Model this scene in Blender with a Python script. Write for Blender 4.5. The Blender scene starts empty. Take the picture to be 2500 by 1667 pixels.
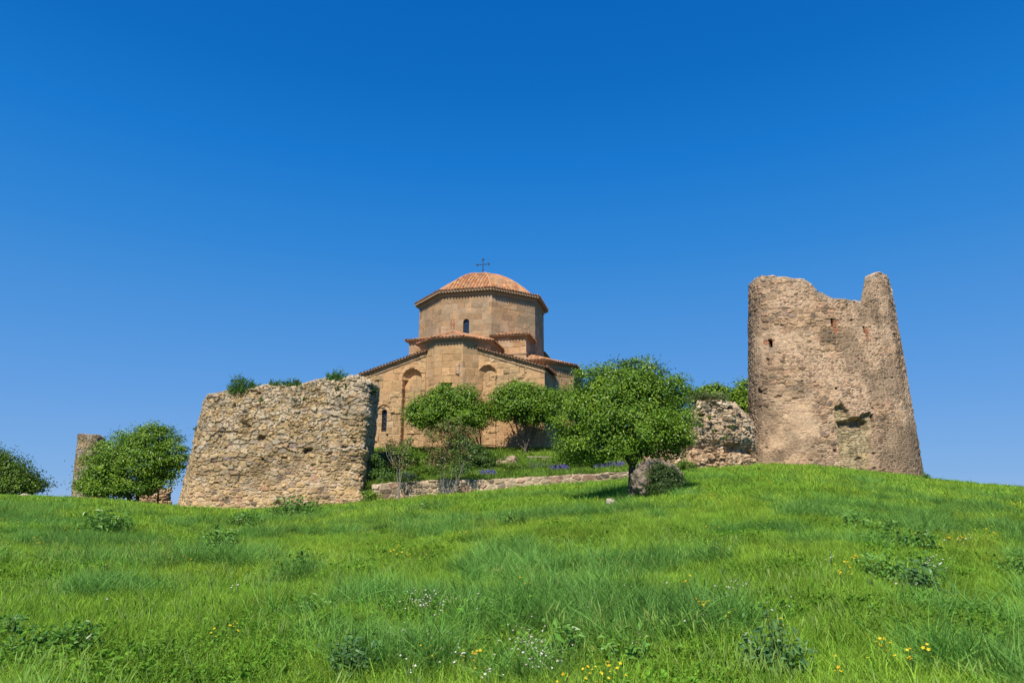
import bpy, math, random
import numpy as np
from math import radians, sin, cos, tan, pi, sqrt
R = random.Random(7)
NR = np.random.default_rng(11)
SC = bpy.context.scene
COL = SC.collection

# ------------------------------------------------------------------ camera, sky, sun, exposure
EYE = 1.6; PITCH = 13.0; FPX = 24/36*2500
cam_d = bpy.data.cameras.new('camera'); cam_d.lens = 24; cam_d.sensor_width = 36
cam_d.clip_end = 20000; cam_d.clip_start = 0.05
cam = bpy.data.objects.new('camera', cam_d); COL.objects.link(cam)
cam.location = (0, 0, EYE); cam.rotation_euler = (radians(90+PITCH), 0, 0)
SC.camera = cam
SUN_EL, SUN_AZ = radians(49), radians(18)      # azimuth: behind the camera, to the left
sdir = (-sin(SUN_AZ)*cos(SUN_EL), -cos(SUN_AZ)*cos(SUN_EL), sin(SUN_EL))
sun_d = bpy.data.lights.new('sun', 'SUN'); sun_d.energy = 5.0; sun_d.angle = radians(.53)
sun_d.color = (1, .93, .80)
sun = bpy.data.objects.new('sun', sun_d); COL.objects.link(sun)
from mathutils import Vector
sun.rotation_euler = Vector(sdir).to_track_quat('Z', 'Y').to_euler()
w = bpy.data.worlds.new("World"); SC.world = w; w.use_nodes = True
nt = w.node_tree; nt.nodes.clear()
out = nt.nodes.new('ShaderNodeOutputWorld'); bg = nt.nodes.new('ShaderNodeBackground')
sky = nt.nodes.new('ShaderNodeTexSky'); sky.sky_type = 'NISHITA'; sky.sun_disc = False
sky.sun_elevation = SUN_EL; sky.sun_rotation = math.atan2(sdir[0], sdir[1])
sky.altitude = 600; sky.air_density = 1.0; sky.dust_density = .3; sky.ozone_density = 2.5
hsv = nt.nodes.new('ShaderNodeHueSaturation'); hsv.inputs['Saturation'].default_value = 1.3
hsv.inputs['Value'].default_value = 1.0
nt.links.new(sky.outputs[0], hsv.inputs['Color'])
# deep, polarised-looking spring sky: most of the colour follows the height above the horizon
geo = nt.nodes.new('ShaderNodeTexCoord'); sep = nt.nodes.new('ShaderNodeSeparateXYZ'); rmp = nt.nodes.new('ShaderNodeValToRGB')
nt.links.new(geo.outputs['Generated'], sep.inputs[0]); nt.links.new(sep.outputs[2], rmp.inputs[0])
stops = [(0.0, (.27, .46, .78)), (.032, (.205, .415, .765)), (.147, (.12, .337, .75)), (.226, (.078, .296, .715)), (.34, (.032, .24, .67)), (.46, (.009, .188, .62)), (.55, (.004, .15, .53)), (.64, (.002, .132, .495)), (.8, (.001, .075, .31)), (1.0, (.001, .05, .22))]
el = rmp.color_ramp.elements; el[0].position = 0; el[1].position = 1
for q in stops[1:-1]: el.new(q[0])
for q, e_ in zip(stops, el): e_.position = q[0]; e_.color = (*q[1], 1)
scl_ = nt.nodes.new('ShaderNodeVectorMath'); scl_.operation = 'SCALE'; scl_.inputs['Scale'].default_value = .905/.12
nt.links.new(rmp.outputs[0], scl_.inputs[0])
mixs = nt.nodes.new('ShaderNodeMix'); mixs.data_type = 'RGBA'; mixs.inputs[0].default_value = .965
nt.links.new(hsv.outputs[0], mixs.inputs[6]); nt.links.new(scl_.outputs[0], mixs.inputs[7]); nt.links.new(mixs.outputs[2], bg.inputs[0])
bg.inputs[1].default_value = 0.12
nt.links.new(bg.outputs[0], out.inputs[0])
SC.view_settings.view_transform = 'Standard'; SC.view_settings.look = 'None'
SC.view_settings.exposure = 0.15; SC.view_settings.gamma = 1
SC.cycles.max_bounces = 6; SC.cycles.transparent_max_bounces = 4
SC.cycles.diffuse_bounces = 3

# ------------------------------------------------------------------ measuring helpers
def ray(px, py):
    a = radians(PITCH); X = (px-1250)/FPX; V = -(py-833.5)/FPX
    return X, cos(a)-V*sin(a), sin(a)+V*cos(a)
def at(px, py, Y):
    d = ray(px, py); t = Y/d[1]
    return (d[0]*t, Y, EYE+d[2]*t)
def proj(x, y, z):
    a = radians(PITCH); z = z-EYE
    d = y*cos(a)+z*sin(a); v = -y*sin(a)+z*cos(a)
    return 1250+FPX*x/d, 833.5-FPX*v/d
def sstep(a, b, x):
    t = np.clip((np.asarray(x, float)-a)/(b-a), 0, 1); return t*t*(3-2*t)

# ------------------------------------------------------------------ noise
def hsh(i, j, k, s=0):
    i = np.asarray(i).astype(np.int64); j = np.asarray(j).astype(np.int64); k = np.asarray(k).astype(np.int64)
    h = (i*374761393 + j*668265263 + k*2147483647 + s*974711 + 12345) & 0xffffffff
    h = ((h ^ (h >> 13))*1274126177) & 0xffffffff
    h = ((h ^ (h >> 16))*2246822519) & 0xffffffff
    return ((h ^ (h >> 15)) & 0xffffff)/float(0xffffff)
def vn(x, y, z=0., s=0):
    x = np.asarray(x, float); y = np.asarray(y, float); z = np.asarray(z, float)+0*x
    i, j, k = np.floor(x), np.floor(y), np.floor(z)
    f, g, h = x-i, y-j, z-k
    f = f*f*(3-2*f); g = g*g*(3-2*g); h = h*h*(3-2*h)
    r = 0
    for a in (0, 1):
        for b in (0, 1):
            for c in (0, 1):
                r = r + hsh(i+a, j+b, k+c, s)*(f if a else 1-f)*(g if b else 1-g)*(h if c else 1-h)
    return r
def fbm(x, y, z=0., s=0, o=4):
    r = 0; a = .5; t = 0
    for q in range(o):
        r = r + a*vn(np.asarray(x)*2**q, np.asarray(y)*2**q, np.asarray(z)*2**q, s+q*17); t += a; a *= .5
    return r/t

# ------------------------------------------------------------------ object helpers
def link(o, parent=None):
    COL.objects.link(o)
    if parent: o.parent = parent
    return o
def tag(o, label=None, cat=None, group=None, kind=None):
    if label: o['label'] = label
    if cat: o['category'] = cat
    if group: o['group'] = group
    if kind: o['kind'] = kind
    return o
def empty(name, loc, rz=0, **k):
    o = bpy.data.objects.new(name, None); o.empty_display_size = .3
    link(o); o.location = loc; o.rotation_euler = (0, 0, rz); tag(o, **k); return o
class MB:
    def __init__(s): s.V = []; s.Fq = []; s.C = []; s.n = 0
    def add(s, V, F, C=None):
        V = np.asarray(V, float).reshape(-1, 3); F = np.asarray(F, int).reshape(-1, 4)
        if C is None: C = np.ones((len(V), 3))*.5
        C = np.asarray(C, float)
        if C.ndim == 1: C = np.tile(C, (len(V), 1))
        s.V.append(V); s.Fq.append(F+s.n); s.C.append(C.reshape(-1, 3)); s.n += len(V)
    def box(s, c, d, col=(.5, .5, .5), rz=0):
        x, y, z = [q/2 for q in d]
        P = np.array([[a*x, b*y, e*z] for a in (-1, 1) for b in (-1, 1) for e in (-1, 1)])
        r = np.array([[cos(rz), sin(rz), 0], [-sin(rz), cos(rz), 0], [0, 0, 1]])
        s.add(P@r+np.array(c), [[0, 1, 3, 2], [4, 6, 7, 5], [0, 4, 5, 1], [2, 3, 7, 6], [0, 2, 6, 4], [1, 5, 7, 3]], col)
    def tube(s, pts, rad, col=(.5, .5, .5), n=6):
        pts = np.asarray(pts, float); rad = np.broadcast_to(rad, (len(pts),))
        T = np.gradient(pts, axis=0); T /= np.linalg.norm(T, axis=1)[:, None]+1e-9
        ref = np.array([.31, .9, .29]); ref = np.where(np.abs(T@ref)[:, None] > .9, np.array([1., 0, 0]), ref)
        A = np.cross(T, ref); A /= np.linalg.norm(A, axis=1)[:, None]; B = np.cross(T, A)
        th = np.arange(n)*2*pi/n
        P = pts[:, None]+rad[:, None, None]*(A[:, None]*np.cos(th)[None, :, None]+B[:, None]*np.sin(th)[None, :, None])
        F = []
        for i in range(len(pts)-1):
            for j in range(n):
                k = (j+1) % n; F.append([i*n+j, i*n+k, (i+1)*n+k, (i+1)*n+j])
        s.add(P, F, col)
    def grid(s, P, C, wrap=False):
        m, n = P.shape[:2]
        i, j = np.meshgrid(np.arange(m-1), np.arange(n if wrap else n-1), indexing='ij')
        j2 = (j+1) % n
        F = np.stack([i*n+j, i*n+j2, (i+1)*n+j2, (i+1)*n+j], -1).reshape(-1, 4)
        s.add(P, F, C)
    def build(s, name, mat, parent=None, smooth=False):
        V = np.concatenate(s.V); F = np.concatenate(s.Fq); C = np.concatenate(s.C)
        me = bpy.data.meshes.new(name)
        me.vertices.add(len(V)); me.vertices.foreach_set('co', V.astype(np.float32).ravel())
        me.loops.add(F.size); me.loops.foreach_set('vertex_index', F.astype(np.int32).ravel())
        me.polygons.add(len(F)); me.polygons.foreach_set('loop_start', np.arange(0, F.size, 4, dtype=np.int32))
        me.polygons.foreach_set('loop_total', np.full(len(F), 4, np.int32))
        me.update(calc_edges=True)
        me.polygons.foreach_set('use_smooth', np.full(len(F), smooth, bool))
        at_ = me.color_attributes.new('Col', 'FLOAT_COLOR', 'POINT')
        at_.data.foreach_set('color', np.concatenate([C, np.ones((len(C), 1))], 1).astype(np.float32).ravel())
        me.materials.append(mat)
        return link(bpy.data.objects.new(name, me), parent)

# ------------------------------------------------------------------ materials
def vmat(name, rough=.9, n_scale=12., n_amt=.25, bump=.3, bump_scale=30., spec=.2, trans=0., tint=None, inst=False, gain=None):
    m = bpy.data.materials.new(name); m.use_nodes = True; t = m.node_tree; N = t.nodes; L = t.links
    b = N['Principled BSDF']; b.inputs['Roughness'].default_value = rough
    b.inputs['Specular IOR Level'].default_value = spec
    a = N.new('ShaderNodeAttribute'); a.attribute_name = 'Col'
    col = a.outputs['Color']
    if inst:
        ia = N.new('ShaderNodeAttribute'); ia.attribute_type = 'INSTANCER'; ia.attribute_name = 'tint'
        mm = N.new('ShaderNodeMix'); mm.data_type = 'RGBA'; mm.blend_type = 'MULTIPLY'; mm.inputs[0].default_value = 1
        L.new(col, mm.inputs[6]); L.new(ia.outputs['Color'], mm.inputs[7]); col = mm.outputs[2]
    if n_amt > 0:
        tc = N.new('ShaderNodeTexCoord'); no = N.new('ShaderNodeTexNoise'); no.inputs['Scale'].default_value = n_scale
        no.inputs['Detail'].default_value = 5
        L.new(tc.outputs['Object'], no.inputs['Vector'])
        mr = N.new('ShaderNodeMapRange'); mr.inputs[1].default_value = .25; mr.inputs[2].default_value = .75
        mr.inputs[3].default_value = 1-n_amt; mr.inputs[4].default_value = 1+n_amt
        L.new(no.outputs['Fac'], mr.inputs[0])
        vm = N.new('ShaderNodeVectorMath'); vm.operation = 'SCALE'
        L.new(col, vm.inputs[0]); L.new(mr.outputs[0], vm.inputs['Scale']); col = vm.outputs[0]
        if bump > 0:
            n2 = N.new('ShaderNodeTexNoise'); n2.inputs['Scale'].default_value = bump_scale; n2.inputs['Detail'].default_value = 6
            L.new(tc.outputs['Object'], n2.inputs['Vector'])
            bp = N.new('ShaderNodeBump'); bp.inputs['Strength'].default_value = bump; bp.inputs['Distance'].default_value = .05
            L.new(n2.outputs['Fac'], bp.inputs['Height']); L.new(bp.outputs[0], b.inputs['Normal'])
    if gain:
        gv = N.new('ShaderNodeVectorMath'); gv.operation = 'MULTIPLY'; gv.inputs[1].default_value = gain
        L.new(col, gv.inputs[0]); col = gv.outputs[0]
    L.new(col, b.inputs['Base Color'])
    if trans > 0:
        tr = N.new('ShaderNodeBsdfTranslucent'); mx = N.new('ShaderNodeMixShader'); mx.inputs[0].default_value = trans
        sc_ = N.new('ShaderNodeVectorMath'); sc_.operation = 'MULTIPLY'; sc_.inputs[1].default_value = (1.25, 1.2, .6)
        L.new(col, sc_.inputs[0]); L.new(sc_.outputs[0], tr.inputs[0])
        L.new(b.outputs[0], mx.inputs[1]); L.new(tr.outputs[0], mx.inputs[2])
        L.new(mx.outputs[0], N['Material Output'].inputs[0])
    return m
M_rub = vmat('rubble_stone', n_scale=9, n_amt=.28, bump=.6, bump_scale=16, gain=(.97, .915, .835))
M_ash = vmat('sandstone', n_scale=5, n_amt=.16, bump=.35, bump_scale=14, gain=(.89, .82, .755))
M_tile = vmat('terracotta', rough=.8, n_scale=9, n_amt=.3, bump=.1)
M_leaf = vmat('leaf', rough=.4, n_amt=0, spec=.4, trans=.18)
M_bark = vmat('bark', n_scale=20, n_amt=.35, bump=.6, bump_scale=25)
M_blade = vmat('grass_blade', rough=.6, n_amt=0, spec=.12, trans=.28, inst=True)
M_flower = vmat('petal', rough=.7, n_amt=0, spec=.1, trans=.2)
M_soil = vmat('soil_turf', n_scale=.9, n_amt=.3, bump=.5, bump_scale=8)
M_iron = vmat('dark_iron', rough=.5, n_amt=0, spec=.5)
M_wood = vmat('old_wood', n_scale=15, n_amt=.3, bump=.3)
def glass_mat():
    m = vmat('dark_glass', rough=.12, n_amt=0, spec=.6); return m
M_glass = glass_mat()

# ------------------------------------------------------------------ terrain
# silhouette / wall-foot line of the meadow, read off the photograph and given a real distance each
EDGE = [(-900,1215,42),(-300,1204,42),(0,1199,42),(100,1202,42),(250,1209,42),(430,1229,38.5),(600,1236,37.6),(760,1231,37.6),(890,1219,37.8),
        (977,1212,38),(1067,1202,38),(1182,1194,38),(1309,1178,38),(1450,1168,38),(1537,1160,38),(1620,1150,38.6),(1700,1144,40),
        (1829,1135,42),(1920,1133,42),(2000,1136,42),(2100,1147,42),(2180,1155,42),(2255,1165,42),(2330,1174,42),(2420,1182,42),(2500,1190,41),(2900,1225,40),(3600,1290,38)]
TOPW = [(906,1193),(972,1188),(1059,1182),(1118,1182),(1182,1180),(1284,1173),(1335,1170),(1450,1162),(1537,1155),(1640,1150)]
_e = [at(a, b+(14 if a < 1545 else 6), c) for a, b, c in EDGE]
EU = np.array([p[0]/p[1] for p in _e]); ED = np.array([p[1] for p in _e]); EZ = np.array([p[2] for p in _e])
_t = [at(a, b, 38.4) for a, b in TOPW]
TU = np.array([p[0]/p[1] for p in _t]); TZ = np.array([p[2] for p in _t])
def smooth_interp(u, U, W):
    return (np.interp(u-.012, U, W)+np.interp(u, U, W)+np.interp(u+.012, U, W))/3
uL0, uL1 = (850-1250)/FPX, (925-1250)/FPX
uR0, uR1 = (1590-1250)/FPX, (1790-1250)/FPX
CH = (-2.83, 63.3); CHR = radians(-12.4); ZC = 5.15
def ground(x, y):
    x = np.asarray(x, float); y = np.asarray(y, float)
    u = x/np.maximum(y, 6.)
    D = smooth_interp(u, EU, ED); ze = smooth_interp(u, EU, EZ)
    s = np.clip(y, 0, None)/D
    near = ze*np.minimum(s, 1)**1.25 + np.minimum(y, 0)*.06
    near = near+.16*(fbm(x*.35, y*.35, 0, 5, 3)-.5)*2*sstep(1.0, .75, s)*sstep(2, 8, y) + .05*(fbm(x*1.3, y*1.3, 0, 9, 2)-.5)*2*sstep(1.0, .9, s)
    # hummock in the mid meadow
    wc = sstep(uL0, uL1, u)*(1-sstep(uR0, uR1, u))
    zt = np.interp(u, TU, TZ)
    t1 = sstep(0.05, .45, y-D)
    t2 = np.clip((y-D-.5)/(53.5-D), 0, 1); t2 = t2*.75+.25*t2*t2*(3-2*t2)
    terr = ze+(zt-ze)*t1; terr = terr+(ZC-zt)*t2*(y > D+.45)
    side = ze-.012*np.maximum(y-D, 0)
    beyond = side*(1-wc)+terr*wc
    # church platform behind everything
    dch = np.hypot(x-CH[0], y-CH[1])
    beyond = np.maximum(beyond, beyond+(ZC-beyond)*sstep(15, 11, dch)*sstep(D+5, D+15, y))
    z = np.where(s <= 1, near, beyond)
    r = np.hypot(x, y-35)
    z = z-60*sstep(70, 400, r)
    return z
def gz(x, y): return float(ground(np.array([x]), np.array([y]))[0])
def axis(lo, hi, step, far, n):
    c = np.arange(lo, hi+1e-6, step)
    g = np.geomspace(1, far, n)
    return np.concatenate([lo-g[::-1], c, hi+g])
gx = axis(-48, 48, .3, 6000, 34); gy = axis(-6, 72, .3, 6000, 34)
X, Y = np.meshgrid(gx, gy)
Z = ground(X, Y)
mb = MB()
n1 = fbm(X*.5, Y*.5, 0, 3, 3)
gc = np.array([.055, .085, .022])[None, None]*(.7+.6*n1[..., None])
mb.grid(np.stack([X, Y, Z], -1), gc.reshape(-1, 3))
g_o = mb.build('ground', M_soil, smooth=True); tag(g_o, kind='structure')

# ------------------------------------------------------------------ masonry styles
def rubble(u, v, seed, cw=.36, ch=.19, big=.1, amp=.07, pal=None, mortar=(.5, .4, .28), mw=.16, plain=0., hole_t=.988):
    wu = u+.10*(fbm(u*3, v*3, 0, seed, 2)-.5)*2; wv = v+.07*(fbm(u*2.2, v*3, 0, seed+5, 2)-.5)*2
    a = wu/cw; b = wv/ch; i0 = np.floor(a); j0 = np.floor(b)
    f1 = np.full(u.shape, 9.); f2 = np.full(u.shape, 9.); ii = i0.copy(); jj = j0.copy()
    for di in (-1, 0, 1):
        for dj in (-1, 0, 1):
            i = i0+di; j = j0+dj
            cx = i+.1+.8*hsh(i, j, 1, seed); cy = j+.15+.7*hsh(i, j, 2, seed)
            d = np.hypot(cx-a, (cy-b)*.95)
            cl = d < f1
            f2 = np.where(cl, f1, np.minimum(f2, d)); f1 = np.where(cl, d, f1)
            ii = np.where(cl, i, ii); jj = np.where(cl, j, jj)
    e = f2-f1; r1 = hsh(ii, jj, 3, seed); r2 = hsh(ii, jj, 4, seed); r3 = hsh(ii, jj, 5, seed)
    W, H = .95, .6
    i0 = np.floor(u/W); j0 = np.floor(v/H)
    pr = hsh(i0, j0, 6, seed)
    sa = .18+.25*hsh(i0, j0, 7, seed); sb = .10+.15*hsh(i0, j0, 8, seed)
    qx = (u/W-i0-.5)*W; qy = (v/H-j0-.5)*H
    tl = (hsh(i0, j0, 14, seed)-.5)*.5; qx, qy = qx+tl*qy, qy-tl*qx
    nn = 1+.35*(fbm(u*5, v*5, 0, seed+9, 2)-.5)
    q = (np.abs(qx/sa)**3+np.abs(qy/sb)**3)**(1/3)*nn
    B = (pr < big) & (q < 1)
    e = np.where(B, (1-q)*1.6, e)
    r1 = np.where(B, hsh(i0, j0, 9, seed), r1); r2 = np.where(B, hsh(i0, j0, 10, seed), r2); r3 = np.where(B, hsh(i0, j0, 11, seed), r3)
    m = sstep(.02, mw, e)
    pf = ((hsh(ii, jj, 12, seed) < plain) & ~B)*1.
    pal = np.asarray(pal); ci = np.minimum((r2*len(pal)).astype(int), len(pal)-1)
    c = pal[ci]*(.72+.56*r3)[..., None]
    mm_ = m*(1-.85*pf); c = np.asarray(mortar)*(1-mm_)[..., None]+c*mm_[..., None]
    h = amp*(m*(.25+1.0*r1))+amp*1.2*(fbm(u*1.1, v*1.1, 0, seed+3, 3)-.5)+amp*.5*(fbm(u*8, v*8, 0, seed+4, 2)-.5)
    # fallen-out stones
    hole = (r1 > hole_t) & ~B
    h = np.where(hole, -amp*1.6*m, h); c = np.where(hole[..., None], c*.55, c)
    return h, c, m
def normals(P, wrap):
    if wrap: du = np.roll(P, -1, 1)-np.roll(P, 1, 1)
    else: du = np.gradient(P, axis=1)
    dv = np.gradient(P, axis=0)
    n = np.cross(du, dv); return n/(np.linalg.norm(n, axis=-1)[..., None]+1e-9)
def loop_wall(name, stations, prof, style, mat, parent=None, ds=.05, inner=None, thick=None, ztop=None, feat=None, drop=.6, jag=.12, capz=0., seed=1, zcap=None, soft=.25, capn=1.):
    """stations: (bx,by,bz, lean_x,lean_y) round a closed plan, counter-clockwise seen from above with the front (camera) side first;
    lean is per metre of height.  prof(i_float, x0,y0,z0, leanx, leany)->top z."""
    st = np.array(stations, float); n = len(st)
    seg = np.hypot(*(np.roll(st, -1, 0)-st)[:, :2].T); cum = np.concatenate([[0], np.cumsum(seg)])
    m = int(cum[-1]/ds); s = np.linspace(0, cum[-1], m, endpoint=False)
    ext = np.vstack([st, st[:1]])
    B = np.stack([np.interp(s, cum, ext[:, k]) for k in range(st.shape[1])], -1)
    k = max(2, int(soft/ds))
    for _ in range(3):   # soften plan corners
        B[:, :2] = sum(np.roll(B[:, :2], q, 0) for q in range(-k, k+1))/(2*k+1)
        B[:, 3:5] = sum(np.roll(B[:, 3:5], q, 0) for q in range(-k, k+1))/(2*k+1)
    sf = np.interp(s, cum, np.arange(n+1))
    zt = ztop(sf, B, s)
    zt = zt+jag*(fbm(s*1.7, s*0, 0, seed+40, 4)-.5)*2
    # level rows shared by all columns; a column simply stops at its own ruined top
    zr = np.arange(B[:, 2].min(), zt.max()+ds, ds)
    Zs = np.minimum(np.maximum(zr[:, None], B[None, :, 2]), zt[None])
    P = np.stack([B[None, :, 0]+B[None, :, 3]*(Zs-B[None, :, 2]), B[None, :, 1]+B[None, :, 4]*(Zs-B[None, :, 2]), Zs], -1)
    Bp, Bm = np.roll(B, -1, 0)[None], np.roll(B, 1, 0)[None]
    dux = (Bp[..., 0]+Bp[..., 3]*(Zs-Bp[..., 2]))-(Bm[..., 0]+Bm[..., 3]*(Zs-Bm[..., 2]))
    duy = (Bp[..., 1]+Bp[..., 4]*(Zs-Bp[..., 2]))-(Bm[..., 1]+Bm[..., 4]*(Zs-Bm[..., 2]))
    N = np.cross(np.stack([dux, duy, 0*dux], -1), np.stack([B[None, :, 3]+0*Zs, B[None, :, 4]+0*Zs, 1+0*Zs], -1))
    N /= np.linalg.norm(N, axis=-1)[..., None]+1e-9
    U = np.broadcast_to(s[None], Zs.shape)
    h, c, mm = style(U, Zs, P, N, np.broadcast_to((zt[None]-Zs), Zs.shape))
    P = P+N*h[..., None]
    top = P[-1]
    ctr = top[:, :2].mean(0)
    rings = []; cols = []
    if thick:
        nn = N[-1].copy(); nn[:, 2] = 0; nn /= np.linalg.norm(nn, axis=1)[:, None]
        K = max(4, int(thick/(ds*1.6)))
        for q in range(1, K+1):
            f = q/K; r = top-nn*thick*f; r = r.copy()
            r[:, 2] = top[:, 2]+capn*(.22*(fbm(r[:, 0]*2.1, r[:, 1]*2.1, 0, seed+77, 3)-.5)+.10*sin(pi*f))
            if zcap is not None: r[:, 2] = np.minimum(r[:, 2], zcap(r[:, 0], r[:, 1])+.05)
            rings.append(r)
        last = rings[-1]
        for q in range(1, 30):
            f = q/29; r = last.copy(); r[:, 2] = last[:, 2]+(B[:, 2]+drop-last[:, 2])*f
            r[:, :2] += .1*(fbm(r[:, 0]*3, r[:, 2]*3, r[:, 1]*3, seed+70, 2)-.5)[:, None]
            rings.append(r)
    else:
        a0, a1 = inner
        a0 = np.array(a0, float); a1 = np.array(a1, float); d = a1-a0; L2 = (d[:2]**2).sum()
        tt = np.clip(((top[:, :2]-a0[:2])@d[:2])/L2, 0, 1)
        sp = a0+tt[:, None]*d
        zloc = top[:, 2]
        for q in range(1, 26):
            f = q/25; r = top+(sp-top)*f
            zz = zloc*(1-f)+(sp[:, 2]+capz)*f
            r[:, 2] = zz+.3*sin(pi*min(f*1.5, 1))*(fbm(r[:, 0]*1.8, r[:, 1]*1.8, 0, seed+77, 4)-.4)
            rings.append(r)
    Q = np.array(rings)
    U2 = np.broadcast_to(s[None], Q.shape[:2]); V2 = Q[..., 1]+3.3*Q[..., 2]
    h2, c2, _ = style(U2, V2, Q, N[-1][None]+0*Q, np.zeros(Q.shape[:2]))
    Q[..., 2] += h2*.6
    A = np.concatenate([P, Q], 0); C = np.concatenate([c, c2], 0)
    mbx = MB(); mbx.grid(A, C.reshape(-1, 3), wrap=True)
    return mbx.build(name, mat, parent)
def lerpc(c, d, f): return c*(1-f[..., None])+np.asarray(d)*f[..., None]
PAL_L = np.array([.96, .99, 1.15])*np.array([(.45,.335,.16),(.48,.35,.17),(.40,.29,.14),(.52,.38,.19),(.34,.27,.17),(.46,.31,.17),(.42,.33,.18),(.20,.155,.12),(.50,.35,.18),(.38,.30,.17),(.44,.33,.175),(.47,.34,.17)])
LCOR = 10.
def style_left(u, z, P, N, dt):
    h, c, m = rubble(u, z, 21, .25, .115, .12, .095, PAL_L, (.45, .34, .18), .2, .22)
    h2, c2, m2 = rubble(u, z, 22, .36, .185, .24, .09, [(.46,.34,.20),(.52,.37,.20),(.27,.21,.15),(.45,.27,.17),(.52,.37,.19),(.47,.37,.23),(.50,.35,.18)], (.60, .46, .31), .30, .28)
    n = fbm(u*.5, z*.7, 0, 31, 3)
    zr = z-EZ[6]
    f = sstep(-.8, 1.3, 2.2-zr+(n-.5)*4.5+(fbm(u*2.5, z*3, 0, 37, 2)-.5)*1.6)
    h3, c3, m3 = rubble(u, z, 24, .46, .24, .1, .12, PAL_L*np.array([.98, 1, 1.04]), (.42, .32, .18), .12)
    q3 = sstep(.54, .57, fbm(u*.8, z*1.1, 0, 38, 3)); c = c*(1-q3)[..., None]+c3*q3[..., None]; h = h*(1-q3)+h3*q3
    c = c*(1-f[..., None])+c2*f[..., None]; h = h*(1-f)+h2*f
    h = h+.5*(fbm(u*.3+z*1.4, z*1.1, 0, 39, 3)-.5)*sstep(1.3, .2, np.abs(u-LCOR))
    n2 = fbm(u*2.2, z*3.0, 0, 33, 3)
    li = sstep(.50, .66, n2+.16*sstep(1.8, 0, dt)-.12*sstep(1.5, 4, dt)+.10*sstep(3, 9, u)*sstep(3, 1, dt))
    c = lerpc(c, (.55, .50, .42), li*.6*m)
    c = c*(1-.28*(1-m)*(1-f)*sstep(.35, .6, fbm(u*2, z*3, 0, 36, 3)))[..., None]
    dk = sstep(.56, .7, fbm(u*1.4, z*2.4, 0, 35, 4)); c = c*(1-.42*dk*m)[..., None]
    return h, c, m
PAL_T = np.array([.95, .97, 1.10])*np.array([(.36,.255,.155),(.30,.21,.13),(.42,.30,.185),(.24,.17,.11),(.34,.25,.165),(.48,.34,.20),(.40,.26,.17),(.22,.175,.13)])
# ------------------------------------------------------------------ LEFT RUINED WALL
def W2(px, py, Y): p = at(px, py, Y); return p
def leanst(bpx, bpy, Y, tpx, tpy, Yt, zfoot):
    b = at(bpx, bpy, Y); t = at(tpx, tpy, Yt); hh = t[2]-b[2]
    lx, ly = (t[0]-b[0])/hh, (t[1]-b[1])/hh
    dz = zfoot-b[2]
    return (b[0]+lx*dz, b[1]+ly*dz, zfoot, lx, ly)
LZ = 0.6
LS = [leanst(453,1232,38.0,508,972,38.9,LZ), leanst(560,1234,37.7,597,955,38.7,LZ), leanst(700,1230,37.6,722,948,38.6,LZ),
      leanst(800,1224,37.7,812,930,38.6,LZ), leanst(884,1216,38.0,898,930,38.7,LZ), leanst(897,1211,40.5,924,950,41.5,LZ), leanst(890,1209,43.4,916,990,43,LZ),
      leanst(700,1215,44,735,970,43.2,LZ), leanst(500,1215,44,560,990,43.2,LZ), leanst(437,1229,42,500,990,42,LZ), leanst(441,1231,40,502,978,40.3,LZ)]
def prof_fn(pts):
    a = np.array(pts, float)
    return lambda px: np.interp(px, a[:, 0], a[:, 1])
pL = prof_fn([(430,985),(500,978),(508,968),(533,962),(556,965),(578,960),(600,955),(624,949),(642,942),(690,943),(714,948),(740,940),(757,934),(783,930),(844,929),(854,923),(887,922),(897,934),(918,941),(935,952)])
def top_by_profile(pf, zlo, zhi):
    def fn(sf, B, s):
        lo = np.full(len(B), zlo); hi = np.full(len(B), zhi)
        for _ in range(24):
            mid = (lo+hi)/2; dz = mid-B[:, 2]
            px, py = proj(B[:, 0]+B[:, 3]*dz, B[:, 1]+B[:, 4]*dz, mid)
            up = py > pf(px); lo = np.where(up, mid, lo); hi = np.where(up, hi, mid)
        return lo
    return fn
_tl = top_by_profile(pL, 1.5, 12)
def ztop_left(sf, B, s):
    z = _tl(sf, B, s); f = sstep(5.2, 6.4, sf)*(1-sstep(8.6, 9.4, sf)); return z*(1-f)+(7.3)*f
sp0 = at(600, 953, 40.6); sp1 = at(860, 925, 40.8)
LCOR = float(sum(math.dist(LS[i][:2], LS[i+1][:2]) for i in range(4)))
lw = loop_wall('ruined_wall', LS, None, style_left, M_rub, ztop=ztop_left, inner=((sp0[0]+.3, 40.6, sp0[2]+.05), (sp1[0], 40.8, sp1[2]+.0)), seed=3, jag=.1)
tag(lw, 'large ochre rubble-stone ruined wall with shrubs growing on its top, in front of the church', 'ruined wall')

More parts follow.
